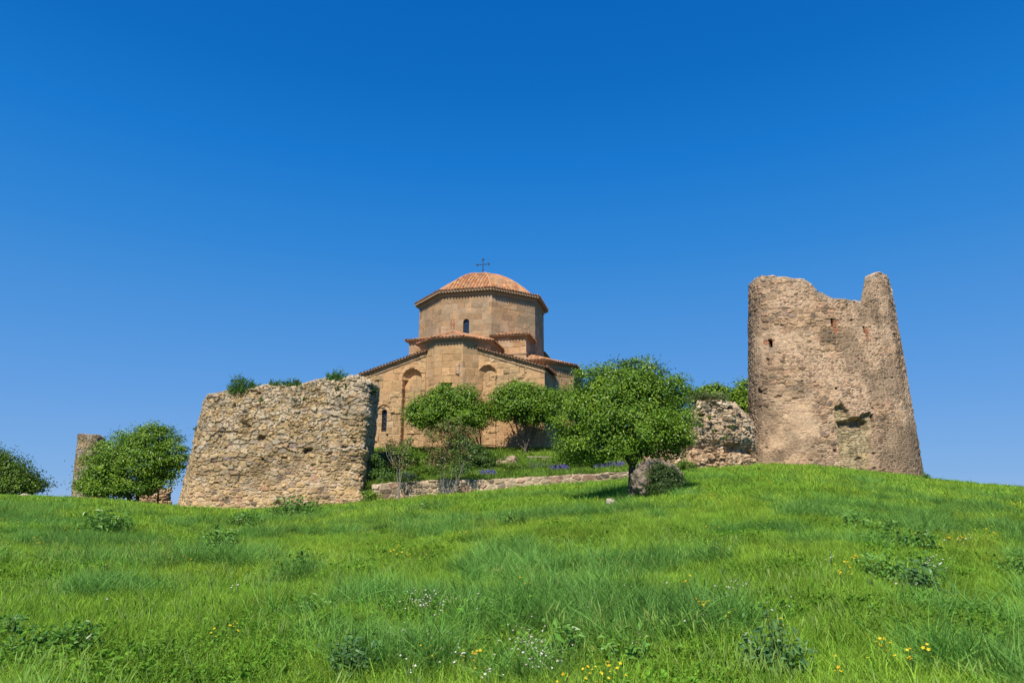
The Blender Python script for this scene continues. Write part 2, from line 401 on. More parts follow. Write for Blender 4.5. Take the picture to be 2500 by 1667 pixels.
# ------------------------------------------------------------------ TOWER
TZ0 = 2.6
def ts(bpx, Yb, tpx, Yt): return leanst(bpx, 1135, Yb, tpx, 672, Yt, TZ0)
TS = [ts(1829,46,1829,46.2), ts(1835,44.7,1834,45.1), ts(1856,43.6,1852,44.2), ts(1900,42.9,1893,43.6), ts(1960,42.45,1948,43.15), ts(2040,42.4,2018,43.1), ts(2110,42.4,2075,43.1),
      ts(2180,42.55,2125,43.2), ts(2232,43.1,2160,43.8), ts(2252,44.9,2170,45.4), ts(2246,47.2,2168,47.5), ts(2210,50.5,2140,50.0), ts(2100,52.5,2050,51.8), ts(1960,52.6,1940,52.0), ts(1860,50.5,1858,50.3), ts(1826,48,1829,48)]
pT = prof_fn([(1800,700),(1830,696),(1839,684),(1858,673),(1891,674),(1909,677),(1939,683),(1965,682),(1981,694),(1994,709),(2020,722),(2035,730),(2076,733),(2101,740),(2107,709),(2112,678),(2135,668),(2150,665),(2163,672),(2172,694),(2187,760),(2205,849),(2224,942),(2239,1027),(2260,1160)])
_tt = top_by_profile(pT, 4, 16.4)
def ztop_tower(sf, B, s):
    z = _tt(sf, B, s); f = sstep(9.6, 10.6, sf)*(1-sstep(14.2, 15.4, sf)); return z*(1-f)+(11.5)*f
def zcap_tower(x, y):
    lo = np.full(len(x), 4.); hi = np.full(len(x), 16.6)
    for _ in range(22):
        mid = (lo+hi)/2; px, py = proj(x, y, mid); up = py > pT(px); lo = np.where(up, mid, lo); hi = np.where(up, hi, mid)
    return lo
def fx(px, py, Y=43.):
    p = at(px, py, Y); return p[0], p[2]
def polymask(X, Zv, poly, soft=.12):
    """signed-distance like mask of a polygon in facade metres"""
    n = len(poly); d = np.full(X.shape, 1e9); ins = np.zeros(X.shape, bool)
    for i in range(n):
        ax, ay = poly[i]; bx, by = poly[(i+1) % n]
        ex, ey = bx-ax, by-ay; wx, wy = X-ax, Zv-ay
        t = np.clip((wx*ex+wy*ey)/(ex*ex+ey*ey), 0, 1)
        d = np.minimum(d, np.hypot(wx-ex*t, wy-ey*t))
        c = ((ay <= Zv) & (by > Zv)) | ((by <= Zv) & (ay > Zv))
        xi = ax+(Zv-ay)/(ey if abs(ey) > 1e-9 else 1e-9)*ex
        ins ^= c & (X < xi)
    sd = np.where(ins, d, -d)
    return np.clip(sd/soft+.5, 0, 1)
def z4(x, y): return 1780+x/2.704, 620+y/2.704
BREACH = [fx(*z4(*p)) for p in [(682,1010),(720,1000),(762,1040),(775,1085),(845,1080),(850,1065),(905,1050),(925,1080),(930,1150),(905,1190),(915,1300),(900,1380),(885,1450),(730,1425),(700,1380),(700,1240),(682,1160)]]
BHOLE = [fx(*z4(*p)) for p in [(700,1110),(770,1100),(850,1085),(900,1110),(905,1175),(880,1150),(800,1150),(720,1150)]]
SLITS = [(664,682,430,482), (879,894,478,525), (284,306,550,604), (683,697,885,903), (1086,1096,1075,1100), (920,932,1060,1110)]
RED = [(676,710,432,522), (890,920,486,574), (255,287,552,580), (303,318,552,575)]
PLAST = [fx(*z4(*p)) for p in [(330,900),(450,890),(520,960),(560,1100),(560,1200),(480,1260),(380,1250),(300,1290),(150,1330),(150,1390),(300,1390),(250,1100)]]
def style_tower(u, z, P, N, dt):
    h, c, m = rubble(u, z, 51, .25, .14, .2, .05, PAL_T, (.53, .415, .315), .34, .30, .99)
    h3, c3, m3 = rubble(u, z, 54, .44, .23, .1, .075, PAL_T*1.04, (.46, .35, .25), .2, .1, .985)
    q3 = sstep(.53, .57, fbm(u*.55, z*.75, 0, 68, 3)); c = c*(1-q3)[..., None]+c3*q3[..., None]; h = h*(1-q3)+h3*q3; m = m*(1-q3)+m3*q3
    X = P[..., 0]; n = fbm(u*.6, z*.6, 0, 61, 4); n3 = fbm(u*2.4, z*2.4, 0, 62, 3)
    front = (N[..., 1] < -.2)
    pl = sstep(.47, .62, n+.10*(n3-.5))*front
    c = lerpc(c, (.54, .415, .30), pl*.5*(1-.5*m)); h = h*(1-.4*pl)
    pm = polymask(X+.5*(n3-.5), z+.5*(n-.5), PLAST, .6)*front
    c = lerpc(c, (.57, .44, .315), pm*.7*(.4+.6*sstep(.35, .6, n3))); h = h*(1-.5*pm)
    # grey brown weathering: left flank, shoulder band, lower right
    xl = fx(1829, 900)[0]; xr = fx(2215, 1080, 44.6)[0]
    st = sstep(1.9, .3, X-xl+(n-.5)*2.2)*(1-sstep(1.5, 0, z-4.0))
    st = np.maximum(st, .9*sstep(.5, .62, fbm(u*.6+4, z*.6, 0, 64, 4)))
    c = c*(.78+.44*fbm(u*1.3, z*1.6, 0, 66, 4))[..., None]*np.array([1.06, 1.02, .98])
    lr = sstep(3.2, 1.4, np.hypot((X-xr)*.8, (z-fx(2200, 1100)[1])*1.1)+(n-.5)*2.5)*front
    st = np.maximum(st, 1.6*lr)
    c = c*(1-.38*st*(.6+.4*m))[..., None]
    c = lerpc(c, (.24, .185, .13), .22*st)
    tp = sstep(.6, .0, dt+(n3-.5)*.8); c = lerpc(c, (.50, .45, .38), tp*.4*m)
    # walled-up breach
    bm = polymask(X, z, BREACH, .1)*front; hm = polymask(X, z, BHOLE, .15)*front
    hb, cb, mb_ = rubble(u, z, 71, .42, .2, .05, .05, [(.38,.32,.2),(.42,.34,.2),(.34,.28,.18),(.44,.36,.24)], (.16, .12, .08), .16)
    c = c*(1-bm[..., None])+cb*bm[..., None]; h = h*(1-bm)+(hb-.28)*bm-.35*hm*(bm > .5)
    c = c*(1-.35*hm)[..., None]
    for a, b, y0, y1 in RED:
        x0, z1_ = fx(*z4(a, y0)); x1, z0_ = fx(*z4(b, y1))
        k = (X > x0) & (X < x1) & (z > z0_) & (z < z1_) & front
        br = (np.floor(z/.09) % 2 == 0)
        c = np.where(k[..., None], np.where(br[..., None], np.array([.34, .12, .07]), np.array([.38, .22, .14])), c)
        h = np.where(k, h*.3+.03*br-.03, h)
    for a, b, y0, y1 in SLITS:
        x0, z1_ = fx(*z4(a, y0)); x1, z0_ = fx(*z4(b, y1))
        k = (X > x0) & (X < x1) & (z > z0_) & (z < z1_) & front
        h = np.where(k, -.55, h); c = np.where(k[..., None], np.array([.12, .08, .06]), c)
    return h, c, m
tw = loop_wall('ruined_tower', TS, None, style_tower, M_rub, ztop=ztop_tower, thick=1.1, seed=8, ds=.05, jag=.07, drop=1., zcap=zcap_tower)
tag(tw, 'tall roofless rounded rubble-stone tower with jagged top and a pointed horn at its right', 'ruined tower')

# ------------------------------------------------------------------ BROKEN WALL beside tower, SMALL TOWER far left, RETAINING WALL
def z3(x, y): return 1300+x/3.92, 850+y/3.92
PAL_W = [(.56,.47,.36),(.48,.39,.29),(.62,.54,.43),(.36,.28,.21),(.54,.43,.30),(.47,.36,.25)]
def style_broken(u, z, P, N, dt):
    h, c, m = rubble(u, z, 91, .40, .17, .12, .13, PAL_W, (.44, .34, .24), .22)
    n = fbm(u*.6, z*.8, 0, 93, 3)
    zl = fx(1700, 1092, 40)[1]
    f = sstep(.35, -.35, z-zl+(n-.5)*1.0)
    c = c*(1-f[..., None])+(c*np.array([1.0, .90, .80])*.8+np.array([.46, .36, .27])*.2)*f[..., None]
    h = h-.30*np.exp(-((z-zl+.1)/.35)**2)*(n > .42)
    dk = sstep(.54, .66, fbm(u*1.6, z*2.6, 0, 95, 4)); c = c*(1-.4*dk*m)[..., None]
    h = h*1.3+.3*(fbm(u*.9, z*1.4, 0, 96, 4)-.5)+.12*(fbm(u*3, z*5, 0, 97, 2)-.5)
    return h, c, m
BZ = 2.4
BS = [(at(1575,1140,39.6)[0],39.6,BZ,0.02,.02),(at(1650,1140,39.6)[0],39.6,BZ,.0,.03),(at(1730,1138,39.8)[0],39.8,BZ,0,.03),(at(1790,1136,40.0)[0],40.,BZ,0,.03),(at(1829,1134,41.0)[0],41.0,BZ,.0,0.02),
      (at(1846,1134,42.3)[0],42.3,BZ,0,-.02),(at(1700,1134,42.8)[0],42.8,BZ,0,-.03),(at(1600,1134,42.4)[0],42.4,BZ,.02,-.02)]
pB = prof_fn([(1560,1140),(1580,1112),(1620,1085),(1650,1050),(1675,1015),(1700,984),(1734,977),(1762,979),(1780,987),(1805,1000),(1818,1018),(1830,1036)])
bwall = loop_wall('broken_wall', BS, None, style_broken, M_rub, ztop=top_by_profile(pB, 2.6, 9), inner=((at(1660,1040,41.3)[0],41.3,at(1660,1040,41.3)[2]), (at(1795,990,41.3)[0],41.3,at(1795,990,41.3)[2]+.1)), seed=14, jag=.14)
tag(bwall, 'pale grey crumbling limestone wall stump between the big tree and the tower', 'ruined wall')
def style_small(u, z, P, N, dt):
    h, c, m = rubble(u, z, 121, .36, .2, .12, .07, [(.24,.19,.13),(.20,.16,.115),(.28,.22,.15),(.16,.13,.10),(.34,.27,.18)], (.22, .175, .12), .2)
    n = fbm(u*1.5, z*2, 0, 123, 3); c = lerpc(c, (.46, .43, .38), sstep(.55, .7, n)*.6*m)
    f = sstep(.5, .62, fbm(u*.7+3, z*.7, 0, 125, 3)); c = lerpc(c, (.36, .26, .13), f*.6)
    hx, hz = fx(215, 1118, 52.); k = np.hypot(P[..., 0]-hx, z-hz) < .16
    h = np.where(k & (N[..., 1] < 0), -.5, h)
    return h, c, m
SZ = 0.9
def ss(b, Yb, t, Yt): return leanst(b, 1200, Yb, t, 1062, Yt, SZ)
SS = [ss(177,52,191,52.3), ss(230,51.6,232,52), ss(262,52.6,253,52.9), ss(262,55,253,55), ss(180,55.3,195,55)]
pS = prof_fn([(150,1066),(192,1061),(225,1062),(246,1064),(252,1070),(256,1074),(262,1090)])
so = loop_wall('ruined_turret', SS, None, style_small, M_rub, ztop=top_by_profile(pS, 1., 8), inner=((at(215,1064,53.6)[0],53.6,at(215,1062,53.6)[2]), (at(235,1064,53.6)[0],53.6,at(235,1062,53.6)[2])), seed=24, jag=.06, ds=.06)
tag(so, 'small distant grey-brown stone turret stump beside the round bushy tree', 'ruined tower')
PAL_R = [(.41,.32,.22),(.48,.39,.28),(.30,.24,.17),(.45,.36,.25),(.40,.27,.20),(.24,.20,.16),(.50,.41,.30)]
def style_ret(u, z, P, N, dt):
    h, c, m = rubble(u, z, 141, .52, .27, .35, .07, PAL_R, (.60, .49, .36), .24)
    dk = sstep(.5, .64, fbm(u*1.1, z*1.1, 0, 143, 4)); c = c*(1-.32*dk)[..., None]
    return h, c, m
def ribbon(front, thick, zb=-.5):
    """closed plan from a front polyline [(x,y)] + thickness"""
    f = [(x, y, z+zb, 0, .04) for x, y, z in front]
    b = [(x, y+thick, z+zb, 0, 0) for x, y, z in reversed(front)]
    return f+b
rt_px = [906, 972, 1059, 1118, 1182, 1284, 1335, 1450, 1540, 1600]
front = []
for q in rt_px:
    u = (q-1250)/FPX; xx = at(q, 1180, 37.95)[0]; front.append((xx, 37.95, gz(xx, 37.8)))
pR = prof_fn([(880,1181),(906,1179),(972,1174),(1059,1168),(1118,1169),(1182,1168),(1284,1162.5),(1335,1159),(1450,1153),(1540,1147),(1640,1144)])
_tr = top_by_profile(pR, 1.3, 5)
nf = len(front)
def zt_ret(sf, B, s):
    z = _tr(sf, B, s); pz = np.interp(B[:, 0], [p[0] for p in front], _front_top); return pz
_front_top = [at(q, float(pR(q))+5, 38.0)[2] for q in rt_px]
rw = loop_wall('retaining_wall', ribbon(front, .62), None, style_ret, M_rub, ztop=zt_ret, thick=.28, seed=31, jag=.05, ds=.05, drop=.2, capn=.25)
tag(rw, 'long low pinkish stone retaining wall at the foot of the planted terrace', 'low wall')

# ------------------------------------------------------------------ CHURCH (local frame: front looks to -Y)
church = empty('church', (CH[0], CH[1], 0), CHR, label='sandstone church with an octagonal drum and terracotta tiled dome', cat='church')
crng = random.Random(5)
def make_courses(seed, lo=.34, hi=.62):
    r = random.Random(seed); z = 3.0; o = []
    while z < 22: o.append(z); z += r.uniform(lo, hi)
    return np.array(o)
def ashlar(u, z, seed, lo=.34, hi=.62, bw=.75, pal=None, rough=.012, joint=(.56, .44, .31), jw=.03):
    cz = make_courses(seed, lo, hi); i = np.clip(np.searchsorted(cz, z)-1, 0, len(cz)-2)
    wv = bw*(.75+.6*hsh(i, 0, 1, seed)); f = u/wv+7*hsh(i, 0, 2, seed)
    k = np.floor(f); jt = lambda q: .55*(hsh(i, q, 3, seed)-.5)
    k = np.where(f < k+jt(k), k-1, k); k = np.where(f >= k+1+jt(k+1), k+1, k)
    eu = np.minimum(f-k-jt(k), k+1+jt(k+1)-f)*wv; ez = np.minimum(z-cz[i], cz[i+1]-z)
    e = np.minimum(eu, ez)+.02*(fbm(u*3, z*3, 0, seed, 2)-.5)
    r1 = hsh(i, k, 5, seed); r2 = hsh(i, k, 6, seed); r3 = hsh(i, k, 7, seed)
    pal = np.asarray(pal); c = pal[np.minimum((r1*len(pal)).astype(int), len(pal)-1)]*(.80+.34*r2)[..., None]; c = lerpc(c, (.58, .47, .35), (hsh(i, k, 9, seed) > .93)*.4)
    n = fbm(u*.7, z*.7, 0, seed+2, 4); c = c*(.88+.26*n)[..., None]
    j = (1-sstep(0, jw, e))
    jl = hsh(i, k, 8, seed)
    c = np.where((jl > .45)[..., None], lerpc(c, joint, j*.75), c*(1-.45*j)[..., None])
    h = rough*(r3-.5)*2-.02*j+rough*1.2*(fbm(u*4, z*4, 0, seed+8, 3)-.5)*(1+2*(r3 > .75))
    return h, c, e
PAL_D = np.array([1.0, .98, 1.03])*np.array([(.46,.32,.185),(.50,.35,.205),(.41,.29,.17),(.53,.375,.22),(.47,.31,.165),(.44,.33,.195),(.51,.35,.19)])
PAL_F = [(.56,.365,.19),(.59,.39,.205),(.51,.34,.175),(.61,.40,.215),(.54,.37,.205),(.57,.36,.19)]
def facet(mbd, A, B, zb, zt, style, depth=None, du=.05, off=0., u0=0., ends=True):
    """wall facet A->B (left to right seen from outside); zt number or fn(u)"""
    A = np.array(A, float); B = np.array(B, float); d = B-A; L = np.hypot(*d); d = d/L; nrm = np.array([d[1], -d[0], 0])
    nu = max(2, int(L/du)+1); u = np.linspace(0, L, nu)
    top = zt(u) if callable(zt) else np.full(nu, float(zt))
    bot = zb(u) if callable(zb) else np.full(nu, float(zb))
    nv = max(2, int((top-bot).max()/du)+1); t = np.linspace(0, 1, nv)
    Zv = bot[None]+t[:, None]*(top-bot)[None]; U = np.broadcast_to(u[None], Zv.shape)
    h, c, e = style(U+u0, Zv)
    fade = sstep(0, .06, np.minimum(U, L-U)) if ends else 1
    h = h*fade
    if depth is not None:
        dh, c = depth(U, Zv, c); h = h+dh
    P = np.stack([A[0]+d[0]*U, A[1]+d[1]*U, Zv], -1)+nrm*(h+off)[..., None]
    mbd.grid(P, c.reshape(-1, 3))
def arch_mask(U, Z, cx, hw, z0, zs):
    """inside of an arched opening: jambs to zs then half circle"""
    return (np.abs(U-cx) < hw) & (Z > z0) & ((Z < zs) | (np.hypot(U-cx, Z-zs) < hw))
def arch_dist(U, Z, cx, z0, zs):
    return np.where(Z < zs, np.abs(U-cx), np.hypot(U-cx, Z-zs))+np.where(Z < z0, 9, 0)

# drum ---------------------------------------------------------
RD = 6.0; ZDT = 19.45
DV = [(RD*sin(radians(-22.5+45*k)), -RD*cos(radians(-22.5+45*k))) for k in range(8)]
def st_drum(sd):
    def f(u, z):
        h, c, e = ashlar(u, z, sd, .40, .66, .8, PAL_D, .012)
        n = fbm(u*.8, z*.5, 0, sd+50, 4)
        c = lerpc(c, (.34, .29, .21), sstep(.5, .68, n)*.5)
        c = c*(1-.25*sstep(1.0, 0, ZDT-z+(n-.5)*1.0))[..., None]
        return h, c, e
    return f
mbd = MB()
for k in range(8):
    A, B = DV[k-1+1] if False else DV[k], DV[(k+1) % 8]
    vis = k in (0, 1, 2, 7)
    dep = None
    if k == 0:
        L = 2*RD*sin(radians(22.5))
        def dep(U, Z, c, L=L):
            cx = L/2+.0-.0
            a = arch_mask(U, Z, cx, .235, 15.5, 16.75)
            h = np.where(a, -.32, 0)
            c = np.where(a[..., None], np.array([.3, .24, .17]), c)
            # carved red-painted cross relief left of the window
            cx2 = cx-1.25
            k1 = (np.abs(np.abs(U-cx2)-.12) < .05) & (Z > 16.15) & (Z < 17.05)
            k2 = (np.abs(U-cx2) < .22) & ((np.abs(Z-16.62) < .04) | (np.abs(Z-17.05) < .035))
            kk = k1 | k2; h = h+.03*kk; c = np.where(kk[..., None], np.array([.42, .19, .11]), c)
            g = sstep(.9, 0, U)*sstep(2.6, 0, Z-15)*sstep(.35, .6, fbm(U*1.5, Z*1.5, 0, 3, 3)); c = lerpc(c, (.30, .27, .12), g*.6)
            return h, c
    facet(mbd, A, B, 13.2, ZDT, st_drum(200), dep, du=.05 if vis else .2, u0=k*4.6)
mbd.build('drum_wall', M_ash, church)
# sweep a profile along an open/closed plan polyline
def molding(mbd, pts, prof, closed=False, col=(.4, .3, .2), sub=.0, colfn=None):
    p = np.array(pts, float); n = len(p)
    nr = []
    for i in range(n):
        a = p[i-1] if (closed or i > 0) else None; b = p[(i+1) % n] if (closed or i < n-1) else None
        def nn(q, r): d = (r-q)[:2]; d = d/np.hypot(*d); return np.array([d[1], -d[0]])
        if a is None: m_ = nn(p[i], b)
        elif b is None: m_ = nn(a, p[i])
        else:
            n1_, n2_ = nn(a, p[i]), nn(p[i], b); m_ = (n1_+n2_); m_ = m_/(m_@n1_)
        nr.append(m_)
    nr = np.array(nr)
    k = len(prof); V = np.zeros((n, k, 3))
    for j, (o, z) in enumerate(prof):
        V[:, j, :2] = p[:, :2]+nr*o; V[:, j, 2] = p[:, 2]+z
    F = []
    for i in range(n if closed else n-1):
        i2 = (i+1) % n
        for j in range(k):
            j2 = (j+1) % k
            F.append([i*k+j, i*k+j2, i2*k+j2, i2*k+j])
    mbd.add(V.reshape(-1, 3), F, col)
    if not closed:
        for i in (0, n-1):
            if k == 4: mbd.add(V[i], [[0, 1, 2, 3]], col)
def alongpts(pts, step, closed=False):
    p = np.array(pts, float); out_ = []
    n = len(p)
    for i in range(n if closed else n-1):
        a, b = p[i], p[(i+1) % n]; L = np.linalg.norm(b-a); m_ = max(1, int(round(L/step)))
        d = (b-a)/L
        for q in range(m_): out_.append((a+(b-a)*(q+.5)/m_, d))
    return out_
STONE_C = (.40, .31, .21)
def tile_color(iu, iv, seed):
    r = hsh(iu, iv, 1, seed); r2 = hsh(iu, iv, 2, seed)
    pal = .86*np.array([(.58,.255,.11),(.62,.31,.145),(.52,.225,.10),(.66,.38,.19),(.54,.30,.15),(.42,.20,.10)])
    return pal[np.minimum((r*6).astype(int), 5)]*(.78+.4*r2)[..., None]
def tiled(mbd, A, B, C, D, pitch=.30, row=.42, bulge=None, du=.045, seed=1, thick=True):
    """roof field: eave A->B, top D->C (D above A)"""
    A, B, C, D = [np.array(q, float) for q in (A, B, C, D)]
    L = np.linalg.norm(B-A); e = (B-A)/L; Hs = np.linalg.norm((C+D)/2-(A+B)/2)
    nu = int(L/du)+2; nv = int(Hs/(du*1.8))+2
    s, t = np.meshgrid(np.linspace(0, 1, nu), np.linspace(0, 1, nv))
    P = A+(B-A)*s[..., None]; Q = D+(C-D)*s[..., None]
    X_ = P+(Q-P)*t[..., None]
    nrm = np.cross(B-A, (D+C)/2-(A+B)/2); nrm /= np.linalg.norm(nrm)
    if bulge: X_ = X_+bulge(t)[..., None]
    u = ((X_-A)@e); v = t*Hs
    iu = np.floor(u/pitch+.5); iv = np.floor(v/row)
    fu = (u/pitch+.5-iu)-.5; fv = v/row-iv
    hgt = .09*np.sqrt(np.maximum(0, 1-(fu/.33)**2))-.03*fv+.02*(hsh(iu, iv, 4, seed)-.5)
    c = tile_color(iu, iv, seed)
    ch_ = sstep(.34, .42, np.abs(fu)); c = lerpc(c, (.20, .10, .055), .65*ch_)
    n = fbm(X_[..., 0]*1.1, X_[..., 1]*1.1, X_[..., 2], seed, 3); c = lerpc(c, (.30, .24, .17), sstep(.52, .7, n)*.5)
    X_ = X_+nrm*hgt[..., None]
    mbd.grid(X_, c.reshape(-1, 3))
def eave_ends(mbd, pts, step=.27, closed=False, seed=1, drop=.0, r=.085, ln=.3):
    """rounded tile ends sticking out along an eave line"""
    rr = random.Random(seed)
    for p, d in alongpts(pts, step, closed):
        nrm = np.array([d[1], -d[0], 0.]); nrm /= np.hypot(nrm[0], nrm[1])
        c = np.array([.36, .17, .09])*rr.uniform(.5, 1.1)  # tile ends coloured dark to paint in the shadow line along the eave
        mbd.tube([p-nrm*ln+np.array([0, 0, .05+drop]), p+nrm*.06+np.array([0, 0, -.01+drop])], r, c, 6)
        mbd.tube([p+nrm*.055+np.array([0, 0, -.01+drop]), p+nrm*.065+np.array([0, 0, -.01+drop])], [r, .002], c*.5, 6)
# cornice of the drum
ZE = 19.62; RE = 6.42
cm = MB()
ringw = [(x, y, ZDT) for x, y in DV]
molding(cm, ringw, [(-.1, -.32), (.06, -.32), (.10, -.12), (.10, 0.0), (-.1, 0)], True, (.42, .32, .22))
molding(cm, ringw, [(-.1, .003), (.40, .02), (.46, .15), (-.1, .15)], True, (.42, .33, .23))
for p, d in alongpts([(x*1.075, y*1.075, ZDT-.01) for x, y in DV], .27, True):
    cm.box(p, (.12, .09, .10), (.52, .42, .30), math.atan2(d[1], d[0]))
for p, d in alongpts([(x*1.035, y*1.035, ZDT-.06) for x, y in DV], .19, True):
    cm.box(p, (.10, .12, .12), (.44, .34, .24), math.atan2(d[1], d[0]))
cm.build('cornice', M_ash, church)
REc = 6.42
EV = [(REc*sin(radians(-22.5+45*k)), -REc*cos(radians(-22.5+45*k)), ZE) for k in range(8)]
dm = MB(); ZAP = ZE+3.2
for k in range(8):
    A, B = EV[k], EV[(k+1) % 8]
    ax = np.array([0, 0, ZAP])
    # pavilion dome: several rings following a curve
    K = 26; ts_ = np.linspace(0, 1, K+1)
    # flared, nearly flat eave that turns into a fuller cap
    Rt = 1-ts_; Zt_ = ZE+np.where(Rt > .87, (1-Rt)*RE*.25, .13*RE*.25+(ZAP-ZE-.13*RE*.25)*(1-np.clip(Rt/.87, 0, 1)**1.8))
    Rt[-1] = 0
    A3 = np.array(A); B3 = np.array(B); L = np.linalg.norm(B3-A3); e = (B3-A3)/L
    vis = k in (0, 1, 2, 7, 6); du = .045 if vis else .2
    nu = int(L/du)+2
    tt = np.linspace(0, 1, 120 if vis else 30)
    rr_ = np.interp(tt, ts_, Rt); zz_ = np.interp(tt, ts_, Zt_)
    S = np.linspace(0, 1, nu)
    base = A3[None]+(B3-A3)[None]*S[:, None]
    X_ = np.zeros((len(tt), nu, 3)); X_[..., :2] = base[None, :, :2]*rr_[:, None, None]; X_[..., 2] = zz_[:, None]
    arc = np.concatenate([[0], np.cumsum(np.hypot(np.diff(rr_)*RE, np.diff(zz_)))])
    mid = (A3+B3)/2; u = ((X_-np.array([mid[0], mid[1], 0]))@e)
    v = np.broadcast_to(arc[:, None], u.shape)
    pitch = .31; row = .42
    iu = np.floor(u/pitch+.5); iv = np.floor(v/row); fu = u/pitch+.5-iu-.5; fv = v/row-iv
    hgt = .10*np.sqrt(np.maximum(0, 1-(fu/.33)**2))-.035*fv+.02*(hsh(iu, iv, 4, k)-.5)
    N = normals(X_, False)
    N = np.where(N[..., 2:3] < 0, -N, N)
    c = tile_color(iu, iv, k+5); c = lerpc(c, (.20, .10, .055), .7*sstep(.30, .38, np.abs(fu)))
    n = fbm(X_[..., 0]*1.1, X_[..., 1]*1.1, X_[..., 2], 7, 3); c = lerpc(c, (.30, .22, .15), sstep(.5, .68, n)*.45)
    X_ = X_+N*hgt[..., None]*sstep(1, .96, tt)[:, None, None]
    dm.grid(X_, c.reshape(-1, 3))
dome = dm.build('dome_roof', M_tile, church)
rd = MB()
for k in range(8):
    a = np.array(EV[k]); pts = np.stack([a[0]*Rt, a[1]*Rt, Zt_+.05], -1)[:-1]
    rd.tube(pts, .075, (.55, .27, .14), 6)
rd.build('ridge_tiles', M_tile, dome)
ee = MB(); eave_ends(ee, [(x*1.008, y*1.008, z-.0) for x, y, z in EV], .27, True, 3); 
molding(ee, EV, [(-.5, -.14), (-.02, -.07), (-.02, -.02), (-.5, .02)], True, (.25, .17, .12))
ee.build('eave_tiles', M_tile, dome)
# drum windows
def window(name, cx, y, z0, zs, hw, rec, parent, grille=False, axis='y'):
    f = MB()
    nseg = 10
    ptsl = [(cx-hw, z0)]+[(cx-hw*cos(a), zs+hw*sin(a)) for a in np.linspace(0, pi, nseg+1)]+[(cx+hw, z0)]
    V = [(a, y, b) for a, b in ptsl]
    g = MB()
    ptA = V[:len(V)//2+0]; n = len(V)
    quads = []
    for i in range(n//2-1 if n % 2 else n//2-1): quads.append([i, n-1-i, n-2-i, i+1])
    if n % 2: quads.append([n//2-1, n//2+1, n//2, n//2])
    g.add(V, quads, (.015, .03, .06) if not grille else (.012, .012, .014))
    fr = MB()
    fr.tube([(a, y-.03, b) for a, b in ptsl], .022, (.03, .03, .035), 5)
    for k in range(1, 3 if not grille else 5):
        z = z0+(zs-z0)*k/(2.4 if not grille else 4.2); fr.tube([(cx-hw, y-.03, z), (cx+hw, y-.03, z)], .014, (.03, .03, .035), 4)
    if grille:
        for q in (-.33, .33): fr.tube([(cx+hw*q, y-.03, z0), (cx+hw*q, y-.03, zs+hw*.8)], .014, (.03, .03, .035), 4)
        for k in range(4):
            th = np.linspace(0, 2*pi, 13); zc_ = z0+.25+.38*k
            if zc_ < zs: fr.tube([(cx+.14*cos(t_), y-.045, zc_+.16*sin(t_)) for t_ in th], .012, (.05, .05, .055), 4)
    o = fr.build('window', M_iron, parent); g.build('pane', M_glass, o); return o
window('window', 0.0, -5.543+.22, 15.5, 16.75, .235, .2, church)

# square block under the drum ------------------------------------
S5 = 5.3
def st_blk(sd, pal=PAL_D, lo=.38, hi=.62, bw=.8):
    return lambda u, z: ashlar(u, z, sd, lo, hi, bw, pal, .018)
sq = MB()
SQ = [(-S5, -S5), (S5, -S5), (S5, S5), (-S5, S5)]
# corners carry four little shoulders; the drum face runs flush between them
for k in range(4):
    A, B = SQ[k], SQ[(k+1) % 4]
    vis = k in (0, 1)
    facet(sq, A, B, 10.5, 15.3, st_blk(230+k), None, .05 if vis else .2)
molding(sq, [(x, y, 13.7) for x, y in SQ], [(-.05, -.06), (.06, -.03), (.06, .06), (-.05, .1)], True, STONE_C)
molding(sq, [(x, y, 15.3) for x, y in SQ], [(-.05, -.12), (.12, -.10), (.16, .04), (-.05, .06)], True, STONE_C)
sq.build('base_block', M_ash, church)
for sx, sy in ((-1, -1), (1, -1), (1, 1), (-1, 1)):
    sr = MB()
    # eave corner point, then the two points where the shoulder roof dies into the drum, and its top on the diagonal drum face
    e0 = np.array([sx*5.62, sy*5.62, 15.36]); e1 = np.array([sx*2.1, sy*5.62, 15.36]); e2 = np.array([sx*5.62, sy*2.1, 15.36])
    tp = np.array([sx*3.7, sy*3.7, 15.95]); 
    t1 = np.array([sx*2.2, sy*5.3, 15.5]); t2 = np.array([sx*5.3, sy*2.2, 15.5])
    L_, R_ = (e1, e0) if sx*sy > 0 else (e0, e1)
    if sy < 0:
        L_, R_ = (e0, e1) if sx < 0 else (e1, e0)
        TL, TR = (tp, t1) if sx < 0 else (t1, tp)
    else:
        L_, R_ = (e0, e1) if sx > 0 else (e1, e0); TL, TR = (tp, t1) if sx > 0 else (t1, tp)
    tiled(sr, L_, R_, TR, TL, seed=11)
    L2, R2 = (e0, e2) if sx*sy < 0 else (e2, e0); TL, TR = (tp, t2) if sx*sy < 0 else (t2, tp)
    tiled(sr, L2, R2, TR, TL, seed=12)
    eave_ends(sr, [L_, R_], .27); eave_ends(sr, [L2, R2], .27)
    for (a, b) in ((L_, R_), (L2, R2)):
        molding(sr, [a, b], [(-.5, -.09), (-.02, -.07), (-.02, -.02), (-.5, .02)], False, (.27, .19, .13))
    sr.build('shoulder_roof', M_tile, church)

